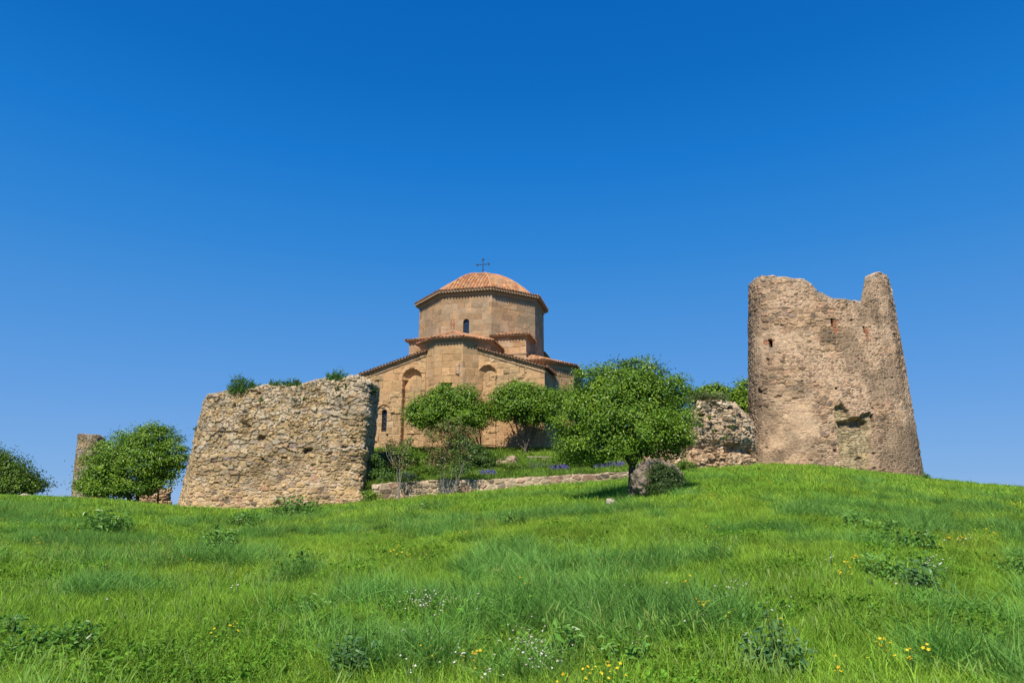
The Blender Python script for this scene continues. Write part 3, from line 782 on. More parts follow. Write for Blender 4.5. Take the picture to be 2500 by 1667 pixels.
# front apse -------------------------------------------------------
FX, FY, SX_, SY_ = 1.18, -10.3, 2.95, -8.6
AP = [(-SX_, -5.3), (-SX_, SY_), (-FX, FY), (FX, FY), (SX_, SY_), (SX_, -5.3)]
ZA = 13.75
ap = MB()
def st_apse(u, z):
    h, c, e = ashlar(u, z, 260, .42, .72, .85, PAL_F, .014)
    n = fbm(u*.7, z*.6, 0, 262, 4)
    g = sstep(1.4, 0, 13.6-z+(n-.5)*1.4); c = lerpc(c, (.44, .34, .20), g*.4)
    return h, c, e
def dep_front(U, Z, c):
    # broken lintel slot and knocked-off relief
    x0 = 1.18-.62+.04; k = (U > .58) & (U < 1.5) & (Z > 10.30) & (Z < 10.55)
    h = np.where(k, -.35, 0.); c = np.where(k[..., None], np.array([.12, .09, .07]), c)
    k = (U > .5) & (U < 1.55) & (Z > 10.55) & (Z < 10.62); h = h+.06*k
    d = np.hypot((U-2.1)/.42, (Z-11.6)/.62); k2 = sstep(1.1, .6, d+.5*(fbm(U*3, Z*3, 0, 5, 3)-.5))
    h = h+k2*(.16*(fbm(U*4, Z*4, 0, 6, 3)-.35)+.10*((U-2.1) < 0)); c = lerpc(c, (.47, .38, .29), k2*.6)
    w_ = arch_mask(U, Z, 1.18, .3, 6.6, 8.2); h = np.where(w_, -.5, h)
    return h, c
uu = 0
for i in range(5):
    facet(ap, AP[i], AP[i+1], 4.8, ZA, st_apse, dep_front if i == 2 else None, .05, u0=uu)
    uu += math.dist(AP[i], AP[i+1])
APr = [(x, y, ZA) for x, y in AP]
molding(ap, APr, [(-.1, -.08), (.07, -.03), (.07, .06), (-.1, .06)], False, (.42, .33, .23))
molding(ap, APr, [(-.1, .063), (.04, .063), (.28, .36), (-.1, .36)], False, (.36, .28, .2))
ap.build('apse_wall', M_ash, church)
ZAE = ZA+.40
def offs(pts, o, z):
    p = np.array(pts, float); r = []
    for i in range(len(p)):
        def nn(q, s_): d = (s_-q); d = d/np.hypot(*d); return np.array([d[1], -d[0]])
        if i == 0: m_ = nn(p[0], p[1])
        elif i == len(p)-1: m_ = nn(p[-2], p[-1])
        else:
            a, b = nn(p[i-1], p[i]), nn(p[i], p[i+1]); m_ = a+b; m_ = m_/(m_@a)
        r.append(np.array([p[i][0]+m_[0]*o, p[i][1]+m_[1]*o, z]))
    return r
ar = MB(); EA = offs(AP, .38, ZAE); pk = np.array([-.35, -8.0, 15.2]); pk2 = np.array([0, -5.3, 15.35])
tiled(ar, EA[0], EA[1], pk, pk2, seed=21)
for i in (1, 2, 3): tiled(ar, EA[i], EA[i+1], pk, pk, seed=21+i)
tiled(ar, EA[4], EA[5], pk2, pk, seed=27)
eave_ends(ar, EA, .27, False, 5)
molding(ar, EA, [(-.4, -.09), (-.02, -.07), (-.02, -.02), (-.4, .02)], False, (.25, .17, .12))
for i in (1, 2, 3, 4): ar.tube([EA[i]+np.array([0, 0, .06]), pk+np.array([0, 0, .08])], .08, (.52, .26, .14), 6)
ar.tube([pk+np.array([0, 0, .08]), pk2], .09, (.52, .26, .14), 6)
ar.build('apse_roof', M_tile, church)

# wings (facade plane y=-9.3) --------------------------------------
YW = -9.3; XW = 7.55
def ztop_wing_r(u): return 13.45+(11.62-13.45)*np.clip(u/(XW-2.1), 0, 1)
facR = MB()
def st_wing(sd):
    def f(u, z):
        h, c, e = ashlar(u, z, sd, .44, .74, .82, PAL_F, .012)
        h2, c2, e2 = ashlar(u, z, sd+3, .40, .62, .7, [(.48,.345,.19),(.53,.38,.21),(.50,.355,.19)], .05, (.66, .49, .34), .07)
        n = fbm(u*.35, z*.35, 0, sd+5, 3)
        f_ = sstep(.47, .55, n+.14*sstep(8, 11, z)-.1)
        c = c*(1-f_[..., None])+c2*f_[..., None]; h = h*(1-f_)+h2*f_
        c = lerpc(c, (.56, .36, .22), sstep(8.4, 6.0, z+(n-.5)*3)*.35)
        return h, c, e
    return f
def niche(cx, hw, zs, icx, ihw, izs, z0, dp=.5, idp=.24):
    """deep outer arch with a shallower walled-up inner arch set off centre in it"""
    def f(U, Z, c):
        wob = .06*(fbm(U*4, Z*4, 0, 71, 2)-.5)
        d = arch_dist(U, Z, cx, z0, zs)+wob; di = arch_dist(U, Z, icx, z0, izs)+wob
        inside = d < hw; core = (di < ihw) & inside
        h = np.where(inside, -dp*np.where(Z > zs-.1, np.clip((hw-d)/.4, 0, 1)**.7, sstep(hw, hw-.08, d)), 0)
        h = np.where(core, -idp, h)
        ring = (d > hw) & (d < hw+.30) & (Z > zs-.2)
        h = h+.03*ring-.02*(np.abs(d-hw-.3) < .03)*(Z > zs-.2)
        seg = np.floor(np.arctan2(Z-zs, U-cx)*3.2)
        c = np.where(ring[..., None], np.array([.60, .40, .22])*(.86+.25*hsh(seg, 0, 0, 3))[..., None], c)
        return h, c
    return f
def window_cut(cx, hw, z0, zs):
    def f(U, Z, c):
        d = arch_dist(U, Z, cx, z0, zs)
        h = np.where((d < hw) & (Z > z0), -.45, 0.)
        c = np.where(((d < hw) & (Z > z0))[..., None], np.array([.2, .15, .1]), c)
        # hood mould with curled ends
        rg = (np.abs(d-(hw+.42)) < .07) & (Z > zs-.05)
        en = (np.abs(np.abs(U-cx)-(hw+.55)) < .16) & (np.abs(Z-(zs-.0)) < .09)
        h = h+.09*(rg | en)
        jm = (d < hw+.15) & (d > hw) & (Z > z0-.1) & (Z < zs); h = h-.03*jm
        return h, c
    return f
def both(*fs):
    def f(U, Z, c):
        h = 0
        for g in fs:
            a, c = g(U, Z, c); h = h+a
        return h, c
    return f
XR0 = 2.1
nr = niche(2.92-XR0, .76, 11.27, 3.06-XR0, .52, 11.1, 4.0)
wr = window_cut(5.25-XR0, .21, 7.3, 8.9)
facet(facR, (XR0, YW), (XW, YW), 4.8, ztop_wing_r, st_wing(300), both(nr, wr), .05)
facet(facR, (XW, YW), (XW, -4.8), 4.8, 11.62, st_wing(310), None, .06)
facL = MB()
XL0 = -2.25; XLW = -7.85
def ztop_wing_l(u): return 13.38+(11.60-13.38)*np.clip((-XLW+XL0-u)/(-XLW+XL0), 0, 1)
LW = -XLW+XL0
ncl = niche(-3.42-XLW, .82, 11.2, -3.2-XLW, .54, 10.95, 4.0)
wl = window_cut(-5.72-XLW, .21, 6.95, 8.52)
facet(facL, (XLW, YW), (XL0, YW), 4.8, ztop_wing_l, st_wing(320), both(ncl, wl), .05)
facet(facL, (XLW, -4.8), (XLW, YW), 4.8, 11.6, st_wing(330), None, .12)
# thin string course under the eaves
cR = [(XR0, YW, 13.45), (XW, YW, 11.62)]; cL = [(XLW, YW, 11.60), (XL0, YW, 13.38)]
for f_, c_ in ((facR, cR), (facL, cL)): molding(f_, c_, [(-.05, -.42), (.07, -.38), (.07, -.31), (-.05, -.31)], False, (.44, .34, .23)); molding(f_, c_, [(-.05, -.05), (.13, -.03), (.2, .07), (-.05, .07)], False, (.36, .28, .2))
molding(facR, [(XW, YW, 11.62), (XW, -4.8, 11.9)], [(-.05, -.42), (.07, -.38), (.07, -.31), (-.05, -.31)], False, (.44, .34, .23))
facR.build('wing_wall', M_ash, church); facL.build('wing_wall', M_ash, church)
window('window', 5.25, YW+.33, 7.3, 8.9, .21, .2, church, True)
window('window', -5.72, YW+.33, 6.95, 8.52, .21, .2, church, True)
window('window', 0, FY+.36, 6.6, 8.2, .3, .2, church, True)
wrf = MB(); wlf = MB()
o = .24
def slab(mbd, A, B, C, D, **k):
    tiled(mbd, A, B, C, D, **k)
    low = [np.array(q, float)-np.array([0, 0, .09]) for q in (A, B, C, D)]
    mbd.add(low, [[0, 3, 2, 1]], (.25, .18, .12))
    mbd.add([A, B, low[1], low[0]], [[0, 1, 2, 3]], (.30, .19, .12))
    mbd.add([B, C, low[2], low[1]], [[0, 1, 2, 3]], (.30, .19, .12))
slab(wrf, (XR0-.2, YW-o, 13.6), (XW+.25, YW-o, 11.68), (XW+.25, -4.8, 11.85), (3.0, -5.3, 13.75), seed=41)
slab(wlf, (XLW-.25, YW-o, 11.66), (XL0+.2, YW-o, 13.52), (-3.0, -5.3, 13.7), (XLW-.25, -4.8, 11.8), seed=42)
eave_ends(wrf, [(XR0-.2, YW-o, 13.6), (XW+.25, YW-o, 11.68)], .25, False, 7, r=.06, ln=.15)
eave_ends(wlf, [(XLW-.25, YW-o, 11.66), (XL0+.2, YW-o, 13.52)], .25, False, 8, r=.06, ln=.15)
eave_ends(wrf, [(XW+.25, YW-o, 11.68), (XW+.25, -4.8, 11.85)], .27, False, 9, ln=.2)
wrf.build('wing_roof', M_tile, church); wlf.build('wing_roof', M_tile, church)
# side apse (right) and its plain twin (left), rear parts ------------
for sg in (1, -1):
    sa = MB(); sart = MB()
    pl = [(5.3, -5.72), (6.9, -5.72), (9.0, -2.85), (9.0, 2.85), (6.9, 5.7), (5.3, 5.7)]
    if sg < 0: pl = [(-x*.8 if x > 6 else -x, y) for x, y in reversed(pl)]
    for i in range(len(pl)-1):
        facet(sa, pl[i], pl[i+1], 4.8, 12.75, st_blk(350, PAL_F, .4, .7, .8), None, .06 if sg > 0 and i < 3 else .25, u0=i*5)
    PZ = [(x, y, 12.4) for x, y in pl]; molding(sa, PZ, [(-.05, -.08), (.06, -.03), (.06, .06), (-.05, .06)], False, STONE_C)
    PZ = [(x, y, 12.75) for x, y in pl]; molding(sa, PZ, [(-.05, -.02), (.06, -.02), (.2, .14), (-.05, .14)], False, STONE_C)
    E_ = offs(pl, .34, 12.96); pk3 = np.array([sg*5.3, 0, 14.2]); pa = np.array([sg*5.3, -4, 13.9]); pb = np.array([sg*5.3, 4, 13.9])
    tops = [pa, pa, pa, pb, pb, pb] if sg > 0 else [pb, pb, pb, pa, pa, pa]
    for i in range(len(E_)-1): tiled(sart, E_[i], E_[i+1], tops[i+1], tops[i], seed=50+i, du=.05 if sg > 0 else .12)
    eave_ends(sart, E_, .27, False, 12)
    molding(sart, E_, [(-.4, -.09), (-.02, -.07), (-.02, -.02), (-.4, .02)], False, (.25, .17, .12))
    sa.build('side_apse_wall', M_ash, church); sart.build('side_apse_roof', M_tile, church)
rear = MB()
pl = [(7.2, 5.7), (7.2, 9.3), (2.9, 9.3), (1.2, 10.6), (-1.2, 10.6), (-2.9, 9.3), (-7.2, 9.3), (-7.2, 5.7)]
for i in range(len(pl)-1): facet(rear, pl[i], pl[i+1], 4.8, 12.6, st_blk(380, PAL_F), None, .25)
rear.add([(7.4, 5.3, 12.6), (7.4, 9.6, 12.6), (2.9, 9.6, 12.9), (2.9, 5.3, 14), (-2.9, 5.3, 14), (-2.9, 9.6, 12.9), (-7.4, 9.6, 12.6), (-7.4, 5.3, 12.6), (0, 10.9, 12.7)],
         [[0, 1, 2, 3], [3, 2, 5, 4], [4, 5, 6, 7], [2, 8, 5, 5]], (.5, .22, .11))
rear.build('rear_wall', M_ash, church)
# cross on the dome
cr = MB(); IR = (.035, .035, .04)
czb = ZAP-.05; cz_ = czb+1.16; tpz = czb+1.74
cr.tube([(0, 0, czb-.1), (0, 0, tpz-.1)], .035, IR, 6); cr.tube([(-.55, 0, cz_), (.55, 0, cz_)], .035, IR, 6)
for q in (-1, 1):
    cr.tube([(q*.07, 0, czb), (q*.02, 0, cz_-.1)], .012, IR, 4)
def ball(mbd, c, r, col):
    th = np.linspace(0, pi, 7); mbd.tube([(c[0], c[1], c[2]+r*cos(t_)) for t_ in th], [max(r*sin(t_), .001) for t_ in th], col, 8)
for (x, z) in ((-.58, cz_), (.58, cz_), (0, tpz-.08)):
    for a, b in (((0.07, 0), (-.0, .09), (0, -.09)) if x > 0 else ((-.07, 0), (0, .09), (0, -.09)) if x < 0 else ((0, .08), (-.09, 0), (.09, 0))):
        ball(cr, (x+a, 0, z+b), .058, IR)
    cr.tube([(x, 0, z-.06), (x, 0, z+.06)], .05, IR, 6)
ball(cr, (0, 0, cz_), .06, IR)
cr.build('cross', M_iron, church)

# ------------------------------------------------------------------ TREES AND SHRUBS
def leaf_mesh(mbd, C, S, N, cols, aspect=.62, rng=NR):
    """C centres, S sizes, N preferred normals: one folded leaf each"""
    n = len(C)
    N = N/(np.linalg.norm(N, axis=1)[:, None]+1e-9)
    T = rng.normal(size=(n, 3)); T -= (T*N).sum(1)[:, None]*N; T /= np.linalg.norm(T, axis=1)[:, None]+1e-9
    B = np.cross(N, T); S = S[:, None]
    v0 = C-T*S*.55; v2 = C+T*S*.55-N*S*.12; v1 = C+B*S*aspect*.5+N*S*.10; v3 = C-B*S*aspect*.5+N*S*.10
    V = np.stack([v0, v1, v2, v3], 1).reshape(-1, 3)
    F = np.arange(n*4).reshape(-1, 4)
    mbd.add(V, F, np.repeat(cols, 4, 0))
LG = np.array([(.13,.245,.016),(.17,.30,.02),(.085,.18,.014),(.24,.37,.03),(.13,.24,.018)])
DG = np.array([(.065,.13,.022),(.085,.16,.026),(.05,.10,.02),(.10,.18,.032)])
GG = np.array([(.10,.14,.07),(.12,.17,.08),(.07,.12,.05)])
def limb(mbd, a, b, r0, r1, rg, sag=.15, k=6, n=6):
    a = np.array(a, float); b = np.array(b, float); L = np.linalg.norm(b-a)
    t = np.linspace(0, 1, k); pts = a+(b-a)*t[:, None]
    off = np.array([rg.uniform(-1, 1), rg.uniform(-1, 1), rg.uniform(-.6, .4)])*L*sag
    pts = pts+np.sin(t*pi)[:, None]*off+np.array([[rg.uniform(-.02, .02)*L for _ in range(3)] for _ in t])*((t > 0) & (t < 1))[:, None]
    mbd.tube(pts, r0+(r1-r0)*t, BARK[0], n); return pts
BARK = [(.13, .105, .08)]
def tree(name, label, cat, base, Yb, blobs, nleaf, leaf=.09, pal=LG, stems=1, r0=.16, fork=.35, group=None, seed=1, bark=(.13,.105,.08), clus=.16, crown='crown', trunk='trunk', up=.55, br=22, nb=None, spread=.0, per_=64):
    """base=(px,py) foot, blobs=(px,py,rx_px,ry_px,dY) crown lobes measured in the photo and placed at distance Yb+dY"""
    rg = random.Random(seed); ng = np.random.default_rng(seed); BARK[0] = bark
    bx, by, _ = at(base[0], base[1], Yb); bz = gz(bx, by)-.05
    root = empty(name, (bx, by, bz), label=label, cat=cat, group=group)
    o = np.array([bx, by, bz]); sc_ = 1/FPX*Yb*1.0
    W_ = []
    for px, py, rx, ry, dY in blobs:
        c = np.array(at(px, py, Yb+dY))-o; s_ = (Yb+dY)/FPX*1.02
        W_.append((c, np.array([rx*s_, max(rx, ry)*s_*.9, ry*s_])))
    area = np.array([r[0]*r[2]+r[0]*r[1] for c, r in W_]); area /= area.sum()
    L = MB(); cc_all = []
    for (c, r), a in zip(W_, area):
        m = int(nleaf*a); per = per_; K = max(5, m//per)
        d = ng.normal(size=(K, 3)); d /= np.linalg.norm(d, axis=1)[:, None]
        rad = np.where(ng.random(K) < .8, ng.uniform(.74, 1.10, K), ng.uniform(.3, .75, K))
        # uneven outline
        rad *= .76+.48*vn(d[:, 0]*2.2+c[0], d[:, 1]*2.2, d[:, 2]*2.2, seed)
        cc = c+d*r*rad[:, None]
        cc_all.append((cc, d, rad))
        # sprays: leaves strung loosely round each cluster
        sig = clus*(.75+.9*ng.random(K)**1.5)
        idx = np.repeat(np.arange(K), per)
        off = ng.normal(size=(len(idx), 3))*sig[idx][:, None]*np.array([1, 1, .62])
        C = cc[idx]+off
        N = d[idx]*.7+off/clus*.35+np.array([0, 0, up])+ng.normal(size=C.shape)*.55
        S = leaf*(.6+.7*ng.random(len(idx)))
        tone = ng.integers(0, len(pal), K)[idx]; tone = np.where(ng.random(len(idx)) < .45, ng.integers(0, len(pal), len(idx)), tone)
        cols = pal[tone]*(.8+.4*ng.random((len(idx), 1)))
        leaf_mesh(L, C, S, N, cols, rng=ng)
    Tm = MB()
    allc = np.concatenate([q[0] for q in cc_all])
    zc = np.mean([c[2] for c, r in W_])
    if nb is None: nb = min(len(W_), 7)
    main = sorted(W_, key=lambda q: -q[1][0]*q[1][2])[:nb]
    if stems == 1:
        fk = np.array([main[0][0][0]*.15, main[0][0][1]*.15, zc*fork])
        t = np.linspace(0, 1, 7)
        pts = fk*t[:, None]+np.array([[rg.uniform(-.04, .04), rg.uniform(-.04, .04), 0] for _ in t])*(t > 0)[:, None]
        rad = r0*(1.35-.55*t); rad[0] *= 1.25
        Tm.tube(pts, rad, bark, 9); fork_pts = [pts[-1]]
    else:
        fork_pts = [np.array([rg.uniform(-1, 1)*spread, rg.uniform(-1, 1)*spread, 0]) for _ in range(stems)]
    k = 0
    for c, r in main:
        for q in range(2 if stems == 1 else 1):
            f = fork_pts[k % len(fork_pts)]; k += 1
            tgt = c+np.array([rg.uniform(-.5, .5)*r[0], rg.uniform(-.5, .5)*r[1], rg.uniform(-.3, .4)*r[2]])
            p = limb(Tm, f, tgt, r0*(.62 if stems == 1 else .9), r0*.15, rg, .12, 7, 7)
            near = allc[np.argsort(((allc-c)**2).sum(1))[:max(8, len(allc)//len(main))]]
            for s_ in range(br//2):
                tg = near[rg.randrange(len(near))]; st_ = p[rg.randrange(2, 7)]
                limb(Tm, st_, tg, r0*.2, .012, rg, .1, 5, 5)
    if stems > len(main):
        for f in fork_pts[len(main):]:
            c, r = main[rg.randrange(len(main))]; limb(Tm, f, c+np.array([rg.uniform(-.8, .8)*r[0], 0, 0]), r0*.8, .02, rg, .12, 7, 6)
    Tm.build(trunk, M_bark, root, smooth=True)
    L.build(crown, M_leaf, root)
    return root
YT = 24.6
tree('tree', 'large dense bright green tree with short dark trunk beside the boulder', 'tree', (1545, 1200), YT,
     [(1530,1012,100,82,0),(1450,1015,74,70,-.3),(1440,1080,58,38,-.3),(1615,1000,62,60,.2),(1560,1035,75,50,-.8),(1475,985,50,42,-.7),(1520,948,90,46,.1),(1595,962,75,46,.3),(1440,950,60,50,0),(1405,1030,50,60,-.1),(1660,1010,42,62,.1),(1480,1080,80,45,-.4),(1600,1075,72,42,-.3),(1410,1090,45,38,.2),(1540,1050,100,60,-.9),(1380,1050,30,28,.1),(1650,1075,30,35,.2),(1490,918,34,18,.1),(1550,922,44,22,.2),(1640,940,24,20,.2)],
     76000, .086, LG, 1, .15, .42, seed=41, clus=.175, br=22, per_=150)
YA = 49.5
tree('tree', 'rounded green tree nearer the church apse, its trunk left of the other small tree', 'tree', (1174, 1096), YA,
     [(1095,980,60,32,0),(1140,992,48,38,.3),(1062,996,48,32,-.2),(1018,1010,30,20,0),(1110,1016,70,30,-.4),(1165,1018,30,32,.2),(1045,1026,40,20,0),(1092,957,26,14,0),(1130,1038,35,18,0)],
     36000, .145, LG, 2, .09, .4, seed=42, clus=.27, per_=100, group='small trees in front of the church', nb=6, br=12, spread=.25)
tree('tree', 'rounded green tree with several forked stems in front of the right church wing', 'tree', (1292, 1092), YA+.5,
     [(1270,966,52,30,0),(1300,980,62,36,0),(1245,988,45,32,0),(1345,985,40,34,.4),(1222,1005,26,22,.2),(1290,1004,66,26,-.5),(1335,1010,35,22,0),(1235,972,30,22,0),(1375,980,26,28,.8)],
     36000, .145, LG, 4, .075, .4, seed=43, clus=.27, per_=100, group='small trees in front of the church', nb=6, br=6, spread=.55)
tree('tree', 'darker olive-green tree top rising behind the large tree', 'tree', (1520, 1130), 52.,
     [(1560,902,50,30,0),(1500,925,55,35,0),(1600,940,40,30,0),(1520,960,70,40,0),(1450,970,40,30,0)],
     9000, .2, DG*1.35, 1, .2, .4, seed=44, clus=.3, br=6)
tree('bush', 'light green bushy saplings rising behind the pale broken wall', 'bush', (1700, 1130), 46.,
     [(1715,965,26,20,0),(1750,955,28,14,0),(1690,965,18,16,0),(1740,975,40,20,0),(1775,975,25,25,0)], 6500, .16, LG, 3, .06, .4, seed=45, clus=.2, br=6, spread=.4)
tree('tree', 'young green tree squeezed between the broken wall and the tower', 'tree', (1822, 1130), 47.5,
     [(1812,960,26,22,0),(1822,985,30,30,0),(1800,990,24,22,0),(1830,1020,22,30,0),(1825,940,16,10,0)], 6500, .16, LG*1.0, 1, .09, .4, seed=46, clus=.2, br=6)
tree('tree', 'wide multi-stemmed green bushy tree beside the large ruined wall', 'tree', (335, 1206), 43.5,
     [(370,1075,60,32,0),(300,1095,62,38,0),(410,1100,42,40,.2),(340,1120,75,45,-.4),(265,1130,48,42,0),(235,1165,34,26,0),(290,1165,60,32,-.2),(430,1130,26,30,0),(400,1140,35,25,0),(380,1052,25,14,0),(250,1190,45,16,0),(370,1160,35,14,0),(300,1192,50,16,-.3),(215,1180,22,20,0),(255,1196,45,12,-.4),(350,1188,45,16,-.4),(395,1180,30,14,-.2)],
     50000, .125, LG*1.05, 9, .085, .4, seed=47, clus=.24, per_=90, br=14, nb=10, spread=1.1)
tree('tree', 'dark green tree cut off by the left edge of the picture', 'tree', (10, 1206), 47.,
     [(0,1150,50,36,0),(45,1160,36,28,0),(75,1180,30,18,0),(-40,1140,50,45,0),(20,1185,60,22,0),(98,1185,12,10,0),(5,1120,20,12,0)],
     22000, .14, LG*.72, 2, .14, .4, seed=48, clus=.27, br=8, nb=5)
# plants on the big ruined wall's top
def needle_shrub(name, label, cat, loc, w_, h_, n, pal=DG, leaf=.10, seed=1, group=None, width=.006, lean=0, kinds=('stems', 'foliage')):
    rg = np.random.default_rng(seed); o = empty(name, loc, label=label, cat=cat, group=group)
    m = MB(); st_ = MB()
    K = max(5, n//26)
    for k in range(K):
        a = rg.uniform(0, 2*pi); rr = rg.uniform(0, 1)**.6; tip = np.array([cos(a)*rr*w_/2+lean*h_, sin(a)*rr*w_*.4, h_*(1-.3*rr*rr)*rg.uniform(.45, 1.15)])
        b0 = np.array([cos(a)*rr*w_*.15, sin(a)*rr*w_*.12, -.05])
        t = np.linspace(0, 1, 5)[:, None]; pts = b0+(tip-b0)*t+np.array([0, 0, .12*h_])*np.sin(t*pi)
        st_.tube(pts, np.linspace(.014, .003, 5), (.10, .10, .05), 4)
        q = rg.uniform(.2, 1, 26); C = b0+(tip-b0)*q[:, None]+np.array([0, 0, .12*h_])*np.sin(q*pi)[:, None]+rg.normal(size=(26, 3))*w_*.045
        T = (tip-b0)/np.linalg.norm(tip-b0)+rg.normal(size=(26, 3))*.45; T /= np.linalg.norm(T, axis=1)[:, None]
        B = np.cross(T, rg.normal(size=(26, 3))); B /= np.linalg.norm(B, axis=1)[:, None]
        L = leaf*(.7+.6*rg.random(26))[:, None]; wd = leaf*.16
        V = np.stack([C-B*wd, C+T*L*.5-B*wd*.0, C+T*L, C+B*wd], 1).reshape(-1, 3)
        m.add(V, np.arange(26*4).reshape(-1, 4), np.repeat(pal[rg.integers(0, len(pal), 26)]*(.8+.5*rg.random((26, 1))), 4, 0))
    st_.build(kinds[0], M_bark, o); m.build(kinds[1], M_leaf, o); return o
G1 = 'green shrubs on top of the large ruined wall'
BG = np.array([(.07,.17,.025),(.05,.125,.022),(.10,.2,.03)])
for i, (px, py, w_, h_, n, lb) in enumerate([(583,968,1.25,1.35,1500,'tallest bushy green shrub near the left end of the ruined wall top'),
      (614,955,.6,.85,500,'slim green shrub leaning right beside the tallest wall-top shrub'),(548,968,.9,.45,500,'low spreading green shrub at the left end of the ruined wall top'),
      (662,950,.55,.7,450,'small pointed shrub left of the middle clump on the wall top'),(692,955,.9,.95,1000,'middle leafy shrub clump on the ruined wall top'),
      (718,950,.8,.8,800,'grey-green shrub right of the middle clump on the wall top'),(742,945,.7,.4,500,'low round shrub in the middle dip of the wall top'),
      (820,938,1.15,1.0,1400,'upright bright green shrub near the right end of the wall top'),(796,936,.8,.5,500,'dark low shrub at the foot of the upright right-hand wall shrub'),(838,936,.6,.4,300,'small green tuft just right of the upright wall-top shrub')]):
    x, y, z = at(px, py+6, 38.85+.12*(i % 3)); needle_shrub('shrub', lb, 'shrub', (x, y, z-.2), w_*1.15, h_*1.12, int(n*1.3), BG if i != 5 else DG*1.2, .17, seed=60+i, group=G1, lean=.15 if i == 1 else 0)
x, y, z = at(908, 945, 39.3); needle_shrub('shrub', 'grey-green drooping plant at the top right corner of the ruined wall', 'shrub', (x, y, z-.4), .9, .5, 700, GG, .14, seed=75)
TL_ = ['leftmost green tuft high on the ruined wall face, under the tall wall-top shrub','grey-green tuft left of the centre pair just under the ruined wall top','grey tuft right of the centre pair just under the ruined wall top','rounded green tuft directly below the centre pair on the ruined wall face','small tuft alone right of centre in the ruined wall face','grey tuft right of the lone one, near the right end of the ruined wall face','green tuft close under the top right end of the ruined wall','lowest left tuft in the middle of the ruined wall face','lowest right tuft in the middle of the ruined wall face','small brownish-green tuft just under the upright right-hand wall-top shrub']
for i, (px, py) in enumerate([(637,978),(721,979),(742,976),(736,990),(801,985),(839,975),(845,944),(703,1006),(773,1022),(822,948)]):
    x, y, z = at(px, py, 38.45); needle_shrub('wall_plant', TL_[i], 'plant', (x, y, z-.1), .30, .26, 160, GG if i % 2 else BG, .09, seed=80+i, group='tufts in the face of the large ruined wall')
x, y, z = at(481, 1048, 40.2); needle_shrub('wall_plant', 'small grey tuft on the sloping left edge of the large ruined wall', 'plant', (x, y, z-.1), .45, .3, 200, GG, .1, seed=95)
TB_ = ['uppermost green tuft on the pale broken wall','middle green tuft on the pale broken wall','lowest green tuft on the pale broken wall','leftmost green tuft on the pale broken wall','rightmost green tuft on the pale broken wall, nearest the tower']
for i, (px, py) in enumerate([(1732,1020),(1741,1051),(1772,1068),(1715,1042),(1788,1040)]):
    x, y, z = at(px, py, 39.55); needle_shrub('wall_plant', TB_[i], 'plant', (x, y, z-.1), .35, .25, 160, DG*1.1, .09, seed=100+i, group='tufts in the pale broken wall')
x, y, z = at(1725, 982, 40.6); needle_shrub('dry_grass_tuft', 'dry olive grass growing on the top of the pale broken wall', 'grass tuft', (x, y, z-.1), 3.0, .5, 1800, np.array([(.16,.17,.07),(.1,.14,.05),(.08,.13,.03)]), .22, seed=110)

# boulder -------------------------------------------------------------
def rock(name, label, px, py, Y, rx, ry, rz, seed, cols, sink=.3, amp=.35):
    x, y, _ = at(px, py, Y); z = gz(x, y); o_ = MB()
    nu, nv = int(64+rx*60), int(40+rz*50); a, b = np.meshgrid(np.linspace(0, 2*pi, nu, endpoint=False), np.linspace(.02, pi-.02, nv))
    d = np.stack([np.sin(b)*np.cos(a), np.sin(b)*np.sin(a), -np.cos(b)], -1)
    n = fbm(d[..., 0]*1.6+seed, d[..., 1]*1.6, d[..., 2]*1.6, seed, 3); n2 = fbm(d[..., 0]*7+seed, d[..., 1]*7, d[..., 2]*7, seed+3, 4)
    r = 1+amp*(n-.5)*2+.16*(n2-.5)*2*amp*1.6
    P = d*r[..., None]*np.array([rx, ry, rz])
    c = np.array(cols)[0]*(1-sstep(.42, .58, n2))[..., None]+np.array(cols)[1]*sstep(.42, .58, n2)[..., None]
    c = lerpc(c, cols[2], sstep(.55, .66, fbm(d[..., 0]*4, d[..., 1]*4, d[..., 2]*4, seed+8, 3)))
    o_.grid(P, c.reshape(-1, 3), wrap=True)
    ob = o_.build(name, M_rub); ob.location = (x, y, z+rz*(1-sink)-.02); tag(ob, label, 'rock'); return ob
rock('boulder', 'large pinkish conglomerate boulder at the foot of the big tree, partly hidden by bush', 1608, 1214, 23.3, .86, .62, .72, 5, [(.19,.155,.125),(.30,.255,.21),(.09,.10,.05)], .2)
rock('stone', 'small pale round stone lying in the grass left of the boulder', 1491, 1208, 22.6, .16, .15, .15, 9, [(.45,.40,.35),(.58,.53,.47),(.30,.24,.2)], -.75, .4)
rock('stone', 'flat pale stone lying on the left skyline in the grass', 62, 1200, 43, .38, .3, .16, 11, [(.5,.43,.36),(.55,.5,.42),(.35,.3,.25)], .2)
x, y, _ = at(1632, 1205, 23.1)
tree('bush', 'dark fine-leaved bush covering the right side of the boulder', 'bush', (1630, 1212), 22.75,
     [(1622,1165,32,24,0),(1642,1180,26,24,0),(1608,1150,20,14,0),(1645,1195,20,16,0),(1615,1190,30,18,-.1)], 22000, .05, DG*.7, 3, .025, .4, seed=50, clus=.07, br=5, spread=.1)
